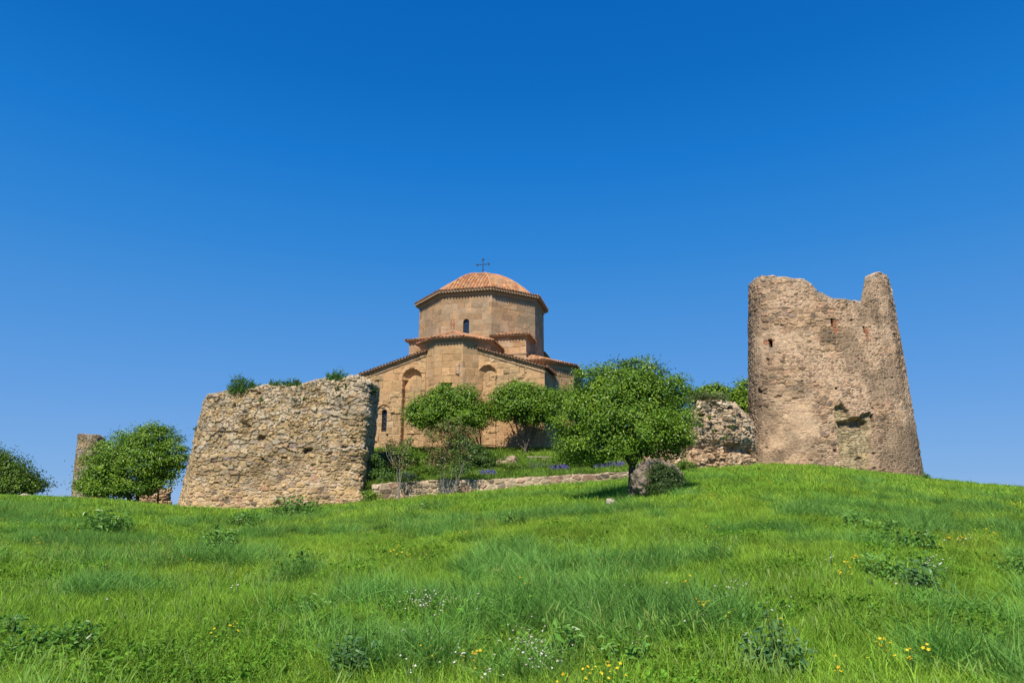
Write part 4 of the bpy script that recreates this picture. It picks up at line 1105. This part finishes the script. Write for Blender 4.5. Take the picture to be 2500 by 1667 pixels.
# terrace plants -----------------------------------------------------------
def z2(x, y): return 850+x/3.92, 850+y/3.92
tl = [('bush','grey-green shrub spilling over the left end of the retaining wall',(330,1330),39.3,[(925,1160,18,16,0),(940,1175,20,14,0),(920,1130,14,20,0),(948,1155,16,14,0)],4000,.09,DG*1.3,51),
      ('bush','silvery shrub near the left end of the terrace close to the ruined wall',(300,1100),42.,[(930,1118,16,12,0),(945,1125,14,10,0)],1800,.09,GG*1.1,52),
      ('bush','mid-green bush behind the thin sapling on the terrace',(600,1180),43.,[(985,1112,34,24,0),(1008,1124,28,20,0),(955,1116,24,18,0),(1015,1140,22,14,0)],7800,.10,LG*.85,53),
      ('bush','dark rounded bush on the terrace right of the reddish shrub',(1250,1180),43.5,[(1158,1118,34,24,0),(1178,1132,26,20,0),(1135,1132,26,20,0),(1152,1095,20,15,0)],8600,.10,DG*1.15,54),
      ('bush','pale grey-green lavender-like shrub on the retaining wall beside the thin sapling',(560,1270),39.2,[(992,1165,14,12,0),(1004,1168,10,8,0)],1600,.07,GG*1.2,55),
      ('bush','grassy green shrub on the terrace below the reddish shrub crown',(760,1230),40.5,[(1040,1155,26,14,0),(1060,1160,18,10,0),(1020,1150,16,12,0)],3000,.09,LG*.8,56),
      ('bush','low leafy shrub under the left side of the large tree',(2100,1100),42.,[(1380,1115,26,18,0),(1400,1125,22,16,0),(1355,1125,16,12,0),(1375,1095,18,14,0)],4200,.09,LG*.9,57),
      ('bush','fresh green shrub at the right end of the terrace under the big tree',(2300,1150),41.,[(1445,1130,26,16,0),(1420,1110,20,16,0),(1480,1125,22,14,0)],3600,.09,LG*.85,58),
      ('bush','olive shrub left of the wooden plank on the terrace',(1350,1180),44.,[(1195,1112,18,10,0),(1215,1118,16,8,0)],1500,.09,LG*.9,59),
      ('bush','bright leafy bush directly behind the reddish shrub crown on the terrace',(900,1100),45.,[(1075,1108,24,12,0),(1100,1112,20,12,0),(1050,1112,18,10,0)],2600,.12,LG*.7,64),
      ('bush','low dark bush on the terrace just right of the reddish shrub stems',(1100,1200),41.,[(1135,1152,22,14,0),(1115,1160,16,10,0)],2400,.09,DG*1.0,65),
      ('bush','low olive-green bush on the terrace between the pale ledge and the lavender clumps',(1250,1200),42.5,[(1245,1142,24,9,0),(1275,1146,20,8,0)],2200,.09,LG*.7,66),
      ('bush','grey-green bushy plant on the terrace under the plank bench',(1350,1180),43.,[(1320,1140,22,9,0),(1300,1146,16,7,0)],1800,.09,GG*1.1,67),
      ('bush','dark green bush filling the gap between ruined wall and terrace',(900,1150),40.8,[(914,1132,20,26,0),(930,1160,20,20,0),(908,1172,14,18,0)],5600,.09,DG*1.0,68),
      ('bush','low weedy bush at the right foot of the large ruined wall',(250,1420),37.4,[(900,1208,14,8,0),(915,1212,10,6,0)],900,.08,LG*1.0,60),
      ('bush','low leafy bush at the foot of the broken wall beside the boulder',(1700,1165),37.5,[(1672,1135,20,10,0),(1655,1140,14,8,0)],1500,.08,LG*.85,61)]
for nm, lb, (bx_, by_), Yb, blobs, nl, lf, pal, sd in tl:
    tree(nm, lb, 'bush', (blobs[0][0], blobs[0][1]+blobs[0][3]), Yb, blobs, nl, lf, pal, 4, .02, .4, seed=sd, clus=.13, br=4, nb=min(3, len(blobs)), spread=.2)
# sapling + reddish shrub
RG = np.array([(.24,.14,.06),(.13,.20,.035),(.16,.21,.045),(.22,.15,.06),(.14,.24,.03)])
tree('sapling', 'thin pale-stemmed sapling in front of the retaining wall with sparse leaves', 'sapling', (972, 1213), 37.2,
     [(975,1100,26,20,0),(995,1075,22,14,0),(960,1085,20,14,0),(985,1130,30,18,0),(940,1095,18,8,0)], 1300, .10, RG, 2, .022, .4, seed=62, clus=.10, bark=(.36,.31,.25), br=6, nb=5, spread=.05, per_=16)
tree('shrub', 'tall multi-stemmed shrub with reddish-brown new leaves before the retaining wall', 'shrub', (1095, 1206), 37.0,
     [(1100,1060,40,22,0),(1075,1100,34,26,0),(1125,1085,34,26,0),(1060,1065,24,16,0),(1095,1040,34,18,0),(1150,1060,22,16,0),(1140,1115,20,14,0),(1085,1130,34,18,0)], 4800, .10, RG, 6, .02, .4, seed=63, clus=.13, bark=(.34,.29,.23), br=4, nb=8, spread=.22, per_=20)
# plank over stones, low terrace stones
pk_ = MB(); a = at(1287, 1117, 47.5); b = at(1367, 1117, 47.5)
c = ((a[0]+b[0])/2, 47.5, (a[2]+b[2])/2); pk_.box((0, 0, .05), (b[0]-a[0], .35, .09), (.36, .30, .22)); 
pk_.box((-.75, 0, -.25), (.3, .3, .5), (.3, .26, .2)); pk_.box((.8, 0, -.25), (.3, .3, .5), (.3, .26, .2))
po = pk_.build('plank_bench', M_wood); po.location = c; tag(po, 'weathered wooden plank bench on the terrace in front of the church', 'bench')
def lowwall(px0, px1, pyt, pyb, Y, seed, label, sty=None):
    a = at(px0, pyt, Y); b = at(px1, pyt, Y); zb = at(px0, pyb, Y)[2]-.6
    st = [(a[0], Y, zb, .0, .05), ((a[0]+b[0])/2, Y-.08, zb, 0, .05), (b[0], Y, zb, 0, .05), (b[0], Y+.6, zb, 0, 0), (a[0], Y+.6, zb, 0, 0)]
    o_ = loop_wall('stone_ledge', st, None, sty or style_ret, M_rub, ztop=lambda sf, B, s: np.full(len(B), (a[2]+b[2])/2), inner=((a[0]+.3, Y+.3, a[2]), (b[0]-.3, Y+.3, b[2])), seed=seed, jag=.09, ds=.06)
    tag(o_, label, 'stone ledge'); return o_
lowwall(1212, 1262, 1116, 1134, 45.5, 71, 'pale stone ledge on the terrace left of the plank bench')
lowwall(1022, 1075, 1124, 1136, 45.0, 72, 'short stone ledge behind the reddish shrub on the terrace')
lowwall(1318, 1362, 1121, 1134, 47.0, 73, 'grey stone block row under the wooden plank')
lowwall(330, 412, 1196, 1212, 49.0, 74, 'ruined low stone wall showing through the stems of the round bushy tree', style_broken)

# ------------------------------------------------------------------ GRASS (uncountable) as instanced tufts
tc = bpy.data.collections.new('grass_tufts')
def blade_tuft(name, n, rad, h, wd, seed, bend=.35, cols=((.12,.255,.022),(.325,.51,.07)), head=False):
    rg = np.random.default_rng(seed); m = MB(); K = 4
    for i in range(n):
        a = rg.uniform(0, 2*pi); r = rad*sqrt(rg.random()); x0, y0 = r*cos(a), r*sin(a)
        hh = h*rg.uniform(.55, 1.15); b = rg.uniform(0, 2*pi); bd = bend*rg.uniform(.2, 1.3)*hh
        t = np.linspace(0, 1, K+1)
        cx_ = x0+bd*t**2*cos(b); cy_ = y0+bd*t**2*sin(b); cz_2 = hh*(t-.18*t**3*min(1, bend*1.5))
        fa = rg.uniform(0, 2*pi); wx, wy = cos(fa), sin(fa)
        wt = wd*rg.uniform(.7, 1.3)*(1-t**1.8)+.0006
        L_ = np.stack([cx_-wx*wt/2, cy_-wy*wt/2, cz_2], -1); R_ = np.stack([cx_+wx*wt/2, cy_+wy*wt/2, cz_2], -1)
        P = np.stack([L_, R_], 1)
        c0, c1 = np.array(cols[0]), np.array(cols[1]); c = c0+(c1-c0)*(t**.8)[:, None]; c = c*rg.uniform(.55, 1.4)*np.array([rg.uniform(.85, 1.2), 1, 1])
        m.grid(P, np.repeat(c, 2, 0))
        if head and i % 3 == 0:
            tip = np.array([cx_[-1], cy_[-1], cz_2[-1]]); d = np.array([cos(b)*.4, sin(b)*.4, 1.]); d /= np.linalg.norm(d)
            m.tube([tip-d*.01, tip+d*.03, tip+d*.075], [.002, .006, .001], (.28, .40, .10), 4)
    me_o = m.build(name, M_blade); COL.objects.unlink(me_o); tc.objects.link(me_o); return me_o
def broad_tuft(name, n, rad, h, lf, seed, col):
    rg = np.random.default_rng(seed); m = MB()
    C = rg.normal(size=(n, 3))*np.array([rad*.6, rad*.6, h*.3])+np.array([0, 0, h*.6]); C[:, 2] = np.abs(C[:, 2])
    leaf_mesh(m, C, lf*(.6+.8*rg.random(n)), rg.normal(size=(n, 3))*.6+np.array([0, -.2, 1]), np.array(col)*(.75+.5*rg.random((n, 1))), .55, rg)
    o_ = m.build(name, M_blade); COL.objects.unlink(o_); tc.objects.link(o_)
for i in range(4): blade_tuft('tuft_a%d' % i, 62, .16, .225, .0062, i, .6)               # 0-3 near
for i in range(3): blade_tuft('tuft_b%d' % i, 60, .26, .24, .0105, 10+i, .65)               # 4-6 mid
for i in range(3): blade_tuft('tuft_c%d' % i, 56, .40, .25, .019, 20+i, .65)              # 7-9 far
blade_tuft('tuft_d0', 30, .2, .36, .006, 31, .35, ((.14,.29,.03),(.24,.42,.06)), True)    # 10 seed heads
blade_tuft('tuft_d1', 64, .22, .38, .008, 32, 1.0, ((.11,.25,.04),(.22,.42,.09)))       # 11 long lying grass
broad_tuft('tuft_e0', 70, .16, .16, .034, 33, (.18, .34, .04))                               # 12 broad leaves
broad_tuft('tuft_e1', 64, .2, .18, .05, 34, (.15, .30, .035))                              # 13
names = sorted(o.name for o in tc.objects)
order = {n: i for i, n in enumerate(names)}
# scatter
def inside_any(x, y):
    dx, dy = x-CH[0], y-CH[1]; lx = dx*cos(CHR)+dy*sin(CHR); ly = -dx*sin(CHR)+dy*cos(CHR)
    k = (np.abs(lx) < 7.6) & (np.abs(ly) < 9.4)
    def poly(st, k):
        p = np.array(st)[:, :2]; ins = np.zeros(x.shape, bool); n = len(p)
        for i in range(n):
            a, b = p[i], p[(i+1) % n]; c = ((a[1] <= y) & (b[1] > y)) | ((b[1] <= y) & (a[1] > y))
            xi = a[0]+(y-a[1])/(b[1]-a[1] if abs(b[1]-a[1]) > 1e-9 else 1e-9)*(b[0]-a[0]); ins ^= c & (x < xi)
        return k | ins
    for s_ in (LS, TS, BS, SS): k = poly(s_, k)
    k |= (y > 37.8) & (y < 38.6) & (x/np.maximum(y, 1) > (906-1250)/FPX) & (x/np.maximum(y, 1) < (1600-1250)/FPX)
    return k
def wcx(x, y):
    u = x/np.maximum(y, 6); return sstep(uL0, uL1, u)*(1-sstep(uR0, uR1, u))
bands = [(2.2, 8, 120), (8, 13, 85), (13, 20, 60), (20, 30, 34), (30, 44, 20), (44, 60, 9)]
PX = []; PI_ = []; PS = []; PR = []; PT = []
for (y0, y1, dens) in bands:
    hwid = .84*y1+7
    n = int(dens*(y1-y0)*2*hwid); x = NR.uniform(-hwid, hwid, n); y = NR.uniform(y0, y1, n)
    k = (np.abs(x) < .84*y+6.5) & ~inside_any(x, y); x = x[k]; y = y[k]; n = len(x)
    D = smooth_interp(x/np.maximum(y, 6), EU, ED)
    z = ground(x, y)-.01
    dist = np.hypot(x, y)
    if y1 <= 20: base_ = ['tuft_a%d' % i for i in range(4)]
    elif y1 <= 30: base_ = ['tuft_b%d' % i for i in range(3)]+['tuft_c0']
    else: base_ = ['tuft_c%d' % i for i in range(3)]
    idx = np.array([order[b] for b in base_])[NR.integers(0, len(base_), n)]
    nA = fbm(x*.22, y*.22, 0, 301, 4); nB = fbm(x*.55, y*.9, 0, 302, 5); nC = fbm(x*.16+9, y*.28, 0, 303, 3); nD = fbm(x*1.3, y*1.3, 0, 304, 3)
    seedy = (nC > .50) & (NR.random(n) < .04) & (y < 26) & (x < 4)
    lying = (nB > .62) & (NR.random(n) < .8) & (y < 37)
    broad = (fbm(x*.8, y*.8, 0, 305, 3) > .60) & (NR.random(n) < .4)
    idx = np.where(seedy, order['tuft_d0'], idx); idx = np.where(lying & (y < 30), order['tuft_d1'], idx)
    idx = np.where(broad, np.where(NR.random(n) < .5, order['tuft_e0'], order['tuft_e1']), idx)
    sc_ = NR.uniform(.75, 1.25, n)*(.72+.55*nA)*(1+.25*(y > 24))
    sc_ = np.where(y > D-6, sc_*.8, sc_); sc_ = np.where(y > D-.2, sc_*.7, sc_)
    sc_ = np.where((wcx(x, y) > .5) & (y > D+.6), sc_*2.1, sc_)
    # flattened, trodden lawn by the terrace wall
    wind = NR.normal(0, .12, n)
    tiltx = NR.normal(0, .16, n); tilty = NR.normal(.04, .16, n)+.45*lying+.25*(nD-.5)
    rot = np.stack([tiltx, tilty, NR.uniform(-pi, pi, n)], -1)
    # colour: yellowish, plain and bluish green patches
    f1 = sstep(.42, .62, nA)[:, None]; f2 = sstep(.56, .72, nB)[:, None]
    ty = np.array([1.10, 1.05, .9]); tp = np.array([.92, .99, .85]); tb = np.array([.80, .90, 1.1])
    col = tp*(1-f1)+ty*f1; col = col*(1-f2*.5)+tb*f2*.5
    col = col*(.78+.44*NR.random((n, 1)))*(.66+.7*nD[:, None])
    col = np.where(NR.random((n, 1)) < .03, np.array([1.25, 1.15, 1.2]), col)
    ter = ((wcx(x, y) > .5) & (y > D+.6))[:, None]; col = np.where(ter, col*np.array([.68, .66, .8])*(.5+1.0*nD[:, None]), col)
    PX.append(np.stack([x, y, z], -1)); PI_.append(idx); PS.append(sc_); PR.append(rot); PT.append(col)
PX = np.concatenate(PX); PI_ = np.concatenate(PI_); PS = np.concatenate(PS); PR = np.concatenate(PR); PT = np.concatenate(PT)
print('tufts', len(PX))
me = bpy.data.meshes.new('grass'); me.vertices.add(len(PX)); me.vertices.foreach_set('co', PX.astype(np.float32).ravel())
def addattr(nm, ty, data, key='value'):
    a = me.attributes.new(nm, ty, 'POINT'); a.data.foreach_set(key, data.ravel())
addattr('idx', 'INT', PI_.astype(np.int32)); addattr('scl', 'FLOAT', PS.astype(np.float32))
addattr('rot', 'FLOAT_VECTOR', PR.astype(np.float32), 'vector')
addattr('tint', 'FLOAT_COLOR', np.concatenate([PT, np.ones((len(PT), 1))], 1).astype(np.float32), 'color')
me.materials.append(M_blade)
go = link(bpy.data.objects.new('grass', me)); tag(go, 'bright green wind-combed meadow grass covering the slope', 'grass', kind='stuff')
ng = bpy.data.node_groups.new('grass_scatter', 'GeometryNodeTree')
ng.interface.new_socket('Geometry', in_out='INPUT', socket_type='NodeSocketGeometry'); ng.interface.new_socket('Geometry', in_out='OUTPUT', socket_type='NodeSocketGeometry')
gi = ng.nodes.new('NodeGroupInput'); gout = ng.nodes.new('NodeGroupOutput')
iop = ng.nodes.new('GeometryNodeInstanceOnPoints'); ci = ng.nodes.new('GeometryNodeCollectionInfo')
ci.inputs['Collection'].default_value = tc; ci.inputs['Separate Children'].default_value = True; ci.inputs['Reset Children'].default_value = True
def na(nm, ty):
    q = ng.nodes.new('GeometryNodeInputNamedAttribute'); q.data_type = ty; q.inputs['Name'].default_value = nm; return q
ng.links.new(gi.outputs[0], iop.inputs['Points']); ng.links.new(ci.outputs[0], iop.inputs['Instance'])
iop.inputs['Pick Instance'].default_value = True
ng.links.new(na('idx', 'INT').outputs['Attribute'], iop.inputs['Instance Index'])
ng.links.new(na('rot', 'FLOAT_VECTOR').outputs['Attribute'], iop.inputs['Rotation'])
ng.links.new(na('scl', 'FLOAT').outputs['Attribute'], iop.inputs['Scale'])
ng.links.new(iop.outputs[0], gout.inputs[0])
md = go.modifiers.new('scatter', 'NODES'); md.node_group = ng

# flowers -------------------------------------------------------------------
def flowers(name, label, patches, col, size, seed, hgt=.3, petals=5):
    rg = np.random.default_rng(seed); m = MB()
    for px, py, n, spx, spy in patches:
        for _ in range(n):
            qx = px+rg.normal()*spx; qy = py+rg.normal()*spy
            # walk the viewing ray down to the meadow
            d = ray(qx, qy); lo = 2.
            Ys = np.linspace(2.5, 60, 900); zs = EYE+d[2]/d[1]*Ys; xs = d[0]/d[1]*Ys
            g_ = ground(xs, Ys)+hgt*.8; hit = np.argmax(zs < g_)
            if zs[hit] >= g_[hit]: continue
            x_, y_, z_ = xs[hit], Ys[hit], g_[hit]+rg.uniform(-.05, .05)
            s_ = size*(.5+.7*rg.random())*(.8+.075*y_)
            c = np.array(col[rg.integers(len(col))])*rg.uniform(.85, 1.1)
            ctr = np.array([x_, y_, z_]); nrm = np.array([rg.normal()*.4, -.5+rg.normal()*.3, 1.]); nrm /= np.linalg.norm(nrm)
            t_ = np.cross(nrm, [1, 0, 0]); t_ /= np.linalg.norm(t_); b_ = np.cross(nrm, t_)
            for p in range(petals):
                a0 = 2*pi*p/petals; a1 = a0+pi/petals; a2 = a0-pi/petals
                e = lambda a, r: ctr+(t_*cos(a)+b_*sin(a))*r*s_
                m.add([ctr, e(a2, .6), e(a0, 1)+nrm*s_*.2, e(a1, .6)], [[0, 1, 2, 3]], c)
            m.tube([ctr-nrm*.002, (x_, y_, z_-hgt)], .003*(1+.03*y_), (.1, .2, .04), 3)
    o_ = m.build(name, M_flower); tag(o_, label, 'flowers', kind='stuff'); return o_
YL = [(.75,.55,.02),(.8,.62,.04),(.7,.45,.02)]; WH = [(.75,.72,.66),(.68,.55,.55),(.8,.78,.74)]
Yp = [(30,1268,10,18,4),(110,1245,26,28,9),(225,1250,40,30,12),(160,1285,8,14,5),(90,1318,7,10,4),(398,1345,5,20,4),(455,1370,12,22,10),(425,1362,6,20,8),(235,1378,3,10,4),
      (985,1350,14,40,10),(1110,1295,8,26,8),(1240,1378,6,20,6),(550,1540,4,30,10),(570,1525,5,10,10),(1045,1592,6,14,2),(1165,1590,14,26,14),(1160,1615,6,20,10),(1475,1640,22,28,10),(1370,1660,5,14,4),
      (1390,1205,16,30,6),(1445,1196,10,14,3),(1720,1200,14,18,10),(1735,1213,12,10,3),(1705,1247,3,8,3),(1740,1285,3,14,6),(1860,1170,14,60,14),(1990,1172,12,60,10),(2185,1178,16,20,8),(2290,1205,12,40,12),(2440,1215,36,40,14),(2480,1232,44,24,10),
      (2265,1317,26,20,5),(2300,1312,18,24,4),(2345,1318,12,12,4),(2420,1300,16,16,10),(2050,1385,16,18,8),(2080,1358,8,10,3),(2470,1270,4,8,4),(1705,1475,14,22,5),(1680,1425,8,20,8),(1905,1520,6,30,14),(2160,1575,9,16,6),(2220,1600,7,12,4),(2265,1590,6,20,10),(2060,1620,6,40,10),
      (1280,1425,4,12,5),(1800,1510,4,20,8),(1160,1100,10,10,4),(1035,1138,26,18,3),(1200,1130,30,28,8),(1300,1105,30,40,6),(1330,1095,24,26,4),(1220,1145,12,20,3),(1770,1127,16,12,3),(1790,980,10,8,4),(1400,1186,6,24,3)]
flowers('yellow_flowers', 'small yellow wildflowers scattered through the meadow grass', Yp, YL, .0115, 5, hgt=.30)
Wp = [(1040,1470,46,34,14),(1060,1460,14,30,10),(945,1550,16,10,8),(985,1552,24,12,8),(1075,1550,16,26,10),(1120,1600,14,26,16),(1060,1575,8,30,12),(1000,1625,8,10,16),(1200,1645,8,20,8),(1310,1580,60,36,24),(1330,1605,24,20,10),(1280,1560,20,24,14),
      (2280,1368,26,16,8),(2300,1385,10,10,6),(1795,1435,14,10,8),(1770,1455,10,20,8),(1750,1340,8,14,6),(2028,1362,8,8,4),(1420,1460,8,14,8),(1430,1490,8,14,8),(1690,1200,8,30,6),(2270,1195,24,26,5),(2320,1290,12,40,10),(2350,1320,16,20,6),(1480,1440,8,60,20),
      (310,1405,3,4,2),(260,1470,2,4,4),(570,1430,8,16,4),(1560,1560,10,14,10),(1680,1500,8,60,30),(1850,1480,6,60,20),(2200,1460,6,80,30),(1170,1480,10,20,14)]
flowers('white_flowers', 'small white and pinkish wildflowers in loose patches of the meadow', Wp, WH, .0095, 6, hgt=.29)
LV = [(.16,.13,.42),(.22,.17,.5),(.12,.10,.32)]
lp = [(1088,1132,30,14,4,'lavender_bush'),(1215,1112,14,6,4,''),(1360,1148,34,10,4,''),(1490,1138,60,16,3,''),(1370,1162-14,20,12,3,''),(1190,1160,26,10,3,'')]
def lavender(px, py, Y, w_, label, seed):
    x, y, z = at(px, py, Y); z = gz(x, y); needle_shrub('lavender', label, 'lavender', (x, y, z), w_, .45, 260, GG*.9, .1, seed=seed, group='lavender plants on the terrace')
    o_ = [q for q in COL.objects if q.get('label') == label][-1]; rg = np.random.default_rng(seed); m = MB()
    for _ in range(70):
        a = rg.uniform(0, 2*pi); r = w_/2*sqrt(rg.random()); p = np.array([r*cos(a), r*sin(a)*.6, .40+rg.uniform(-.1, .12)])
        m.tube([p, p+np.array([0, 0, .05]), p+np.array([0, 0, .13])], [.006, .02, .004], np.array(LV[rg.integers(3)]), 4)
    tag(m.build('flower_spikes', M_flower, o_), kind='stuff')
for i, (px, py, Y, w_, lb) in enumerate([(1188,1158,40.0,1.1,'violet lavender clump on the terrace edge below the dark rounded bush'),(1365,1152,40.4,1.2,'violet lavender clump on the terrace edge left of the big tree'),
      (1470,1146,39.8,1.0,'violet lavender clump seen just left of the big tree trunk'),(1508,1142,39.8,1.1,'brightest violet lavender clump touching the big tree trunk'),(1218,1112,46,.8,'small violet lavender tuft above the pale stone ledge'),(1075,1120,46,1.0,'lavender clump partly hidden behind the reddish shrub')]):
    lavender(px, py, Y, w_, lb, 400+i)

# leafy weeds in the meadow: individual clumps ---------------------------------
def weed(label, px, py, w_, h_, n, lf, pal, seed, group='leafy weed clumps in the meadow', cat='weed', name='weed_clump'):
    d = ray(px, py); Ys = np.linspace(3, 55, 2000); zs = EYE+d[2]/d[1]*Ys; xs = d[0]/d[1]*Ys; g_ = ground(xs, Ys)+.1
    hit = np.argmax(zs < g_); x, y = xs[hit], Ys[hit]; z = gz(x, y)
    h_ *= 1.2; n = int(n*1.5); w_ *= 1.05
    o_ = empty(name, (x, y, z), label=label, cat=cat, group=group); rg = np.random.default_rng(seed); m = MB(); st_ = MB()
    K = max(5, n//14)
    for k in range(K):
        a = rg.uniform(0, 2*pi); r = w_/2*rg.random()**.6; hh = h_*(1-.5*(r/(w_/2))**2)*rg.uniform(.6, 1.1)
        b0 = np.array([r*.3*cos(a), r*.3*sin(a), 0]); tp = np.array([r*cos(a), r*sin(a), hh])
        t = np.linspace(0, 1, 4)[:, None]; st_.tube(b0+(tp-b0)*t, np.linspace(.008, .003, 4), (.08, .15, .04), 4)
        q = rg.uniform(.15, 1.05, 14)[:, None]; C = b0+(tp-b0)*q+rg.normal(size=(14, 3))*lf*.8
        leaf_mesh(m, C, lf*(.6+.8*rg.random(14)), rg.normal(size=(14, 3))*.5+np.array([0, -.3, .9]), pal[rg.integers(0, len(pal), 14)]*(.8+.4*rg.random((14, 1))), .5, rg)
    st_.build('stems', M_bark, o_); m.build('leaves', M_leaf, o_)
WD = np.array([(.09,.22,.025),(.13,.29,.035),(.07,.17,.02)])
WBt = np.array([(.12,.28,.04),(.16,.33,.05)])
WB = np.array([(.085,.19,.055),(.12,.24,.07)])
for i, a in enumerate([('wide dark leafy weed clump just below the large ruined wall', 715, 1262, 2.6, .75, 900, .13, WD),
    ('dark weed clump left of the wide one below the ruined wall', 595, 1292, 1.4, .6, 450, .12, WD),
    ('dark thistle-like weed clump below and left of the other dark clumps', 525, 1345, 1.1, .5, 420, .1, WD),
    ('dark leafy weed clump in the left part of the meadow', 265, 1300, 1.8, .6, 500, .12, WD),
    ('rounded green weed clump on the crest right of the ruined wall', 1030, 1258, 1.2, .55, 420, .1, WD),
    ('dark weed tuft below the middle of the slope, right of the long grass', 735, 1400, .9, .4, 260, .09, WD),
    ('dark weed clump on the slope under the retaining wall', 1250, 1285, .9, .45, 260, .09, WD),
    ('broad pale mallow-leaved weed at the bottom edge of the picture', 1390, 1612, .55, .3, 170, .075, WBt),
    ('second smaller mallow weed right of the broad one at the bottom edge', 1530, 1625, .5, .28, 130, .07, WBt),
    ('tall blue-green spiny thistle at the bottom edge right of centre', 1900, 1640, .5, .42, 260, .055, WB),
    ('blue-green thistle at the bottom edge left of centre', 855, 1640, .45, .35, 260, .055, WB),
    ('low dark weed patch at the bottom left corner', 130, 1600, .9, .35, 420, .06, WD),
    ('small green leafy weed left of the dark bottom left patch', 20, 1560, .5, .3, 200, .06, WD),
    ('dark low leafy weed on the right slope under the tower', 2200, 1335, 1.6, .4, 420, .1, WD),
    ('pale scrubby weed left of the dark weed on the right slope', 2110, 1285, 1.6, .35, 380, .09, WBt),
    ('blue-green upright weed in the right meadow', 2260, 1445, .6, .45, 240, .07, WB),
    ('pale green upright weed near the blue-green one in the right meadow', 2165, 1415, .7, .45, 260, .07, WBt),
    ('pale leafy weed at the right edge of the picture', 2480, 1400, .7, .35, 240, .07, WBt),
    ('pale green weed left of centre in the lower meadow', 770, 1500, .5, .3, 200, .06, WBt),
    ('spiky weed standing on the skyline right of the tower', 2262, 1172, .5, .5, 200, .08, WD),
    ('dark weed clump on the left slope beside the yellow flowers', 490, 1285, 1.0, .45, 260, .1, WD)]):
    weed(a[0], a[1], a[2], a[3], a[4], a[5], a[6], a[7], 500+i)
print('objects', len(bpy.data.objects))
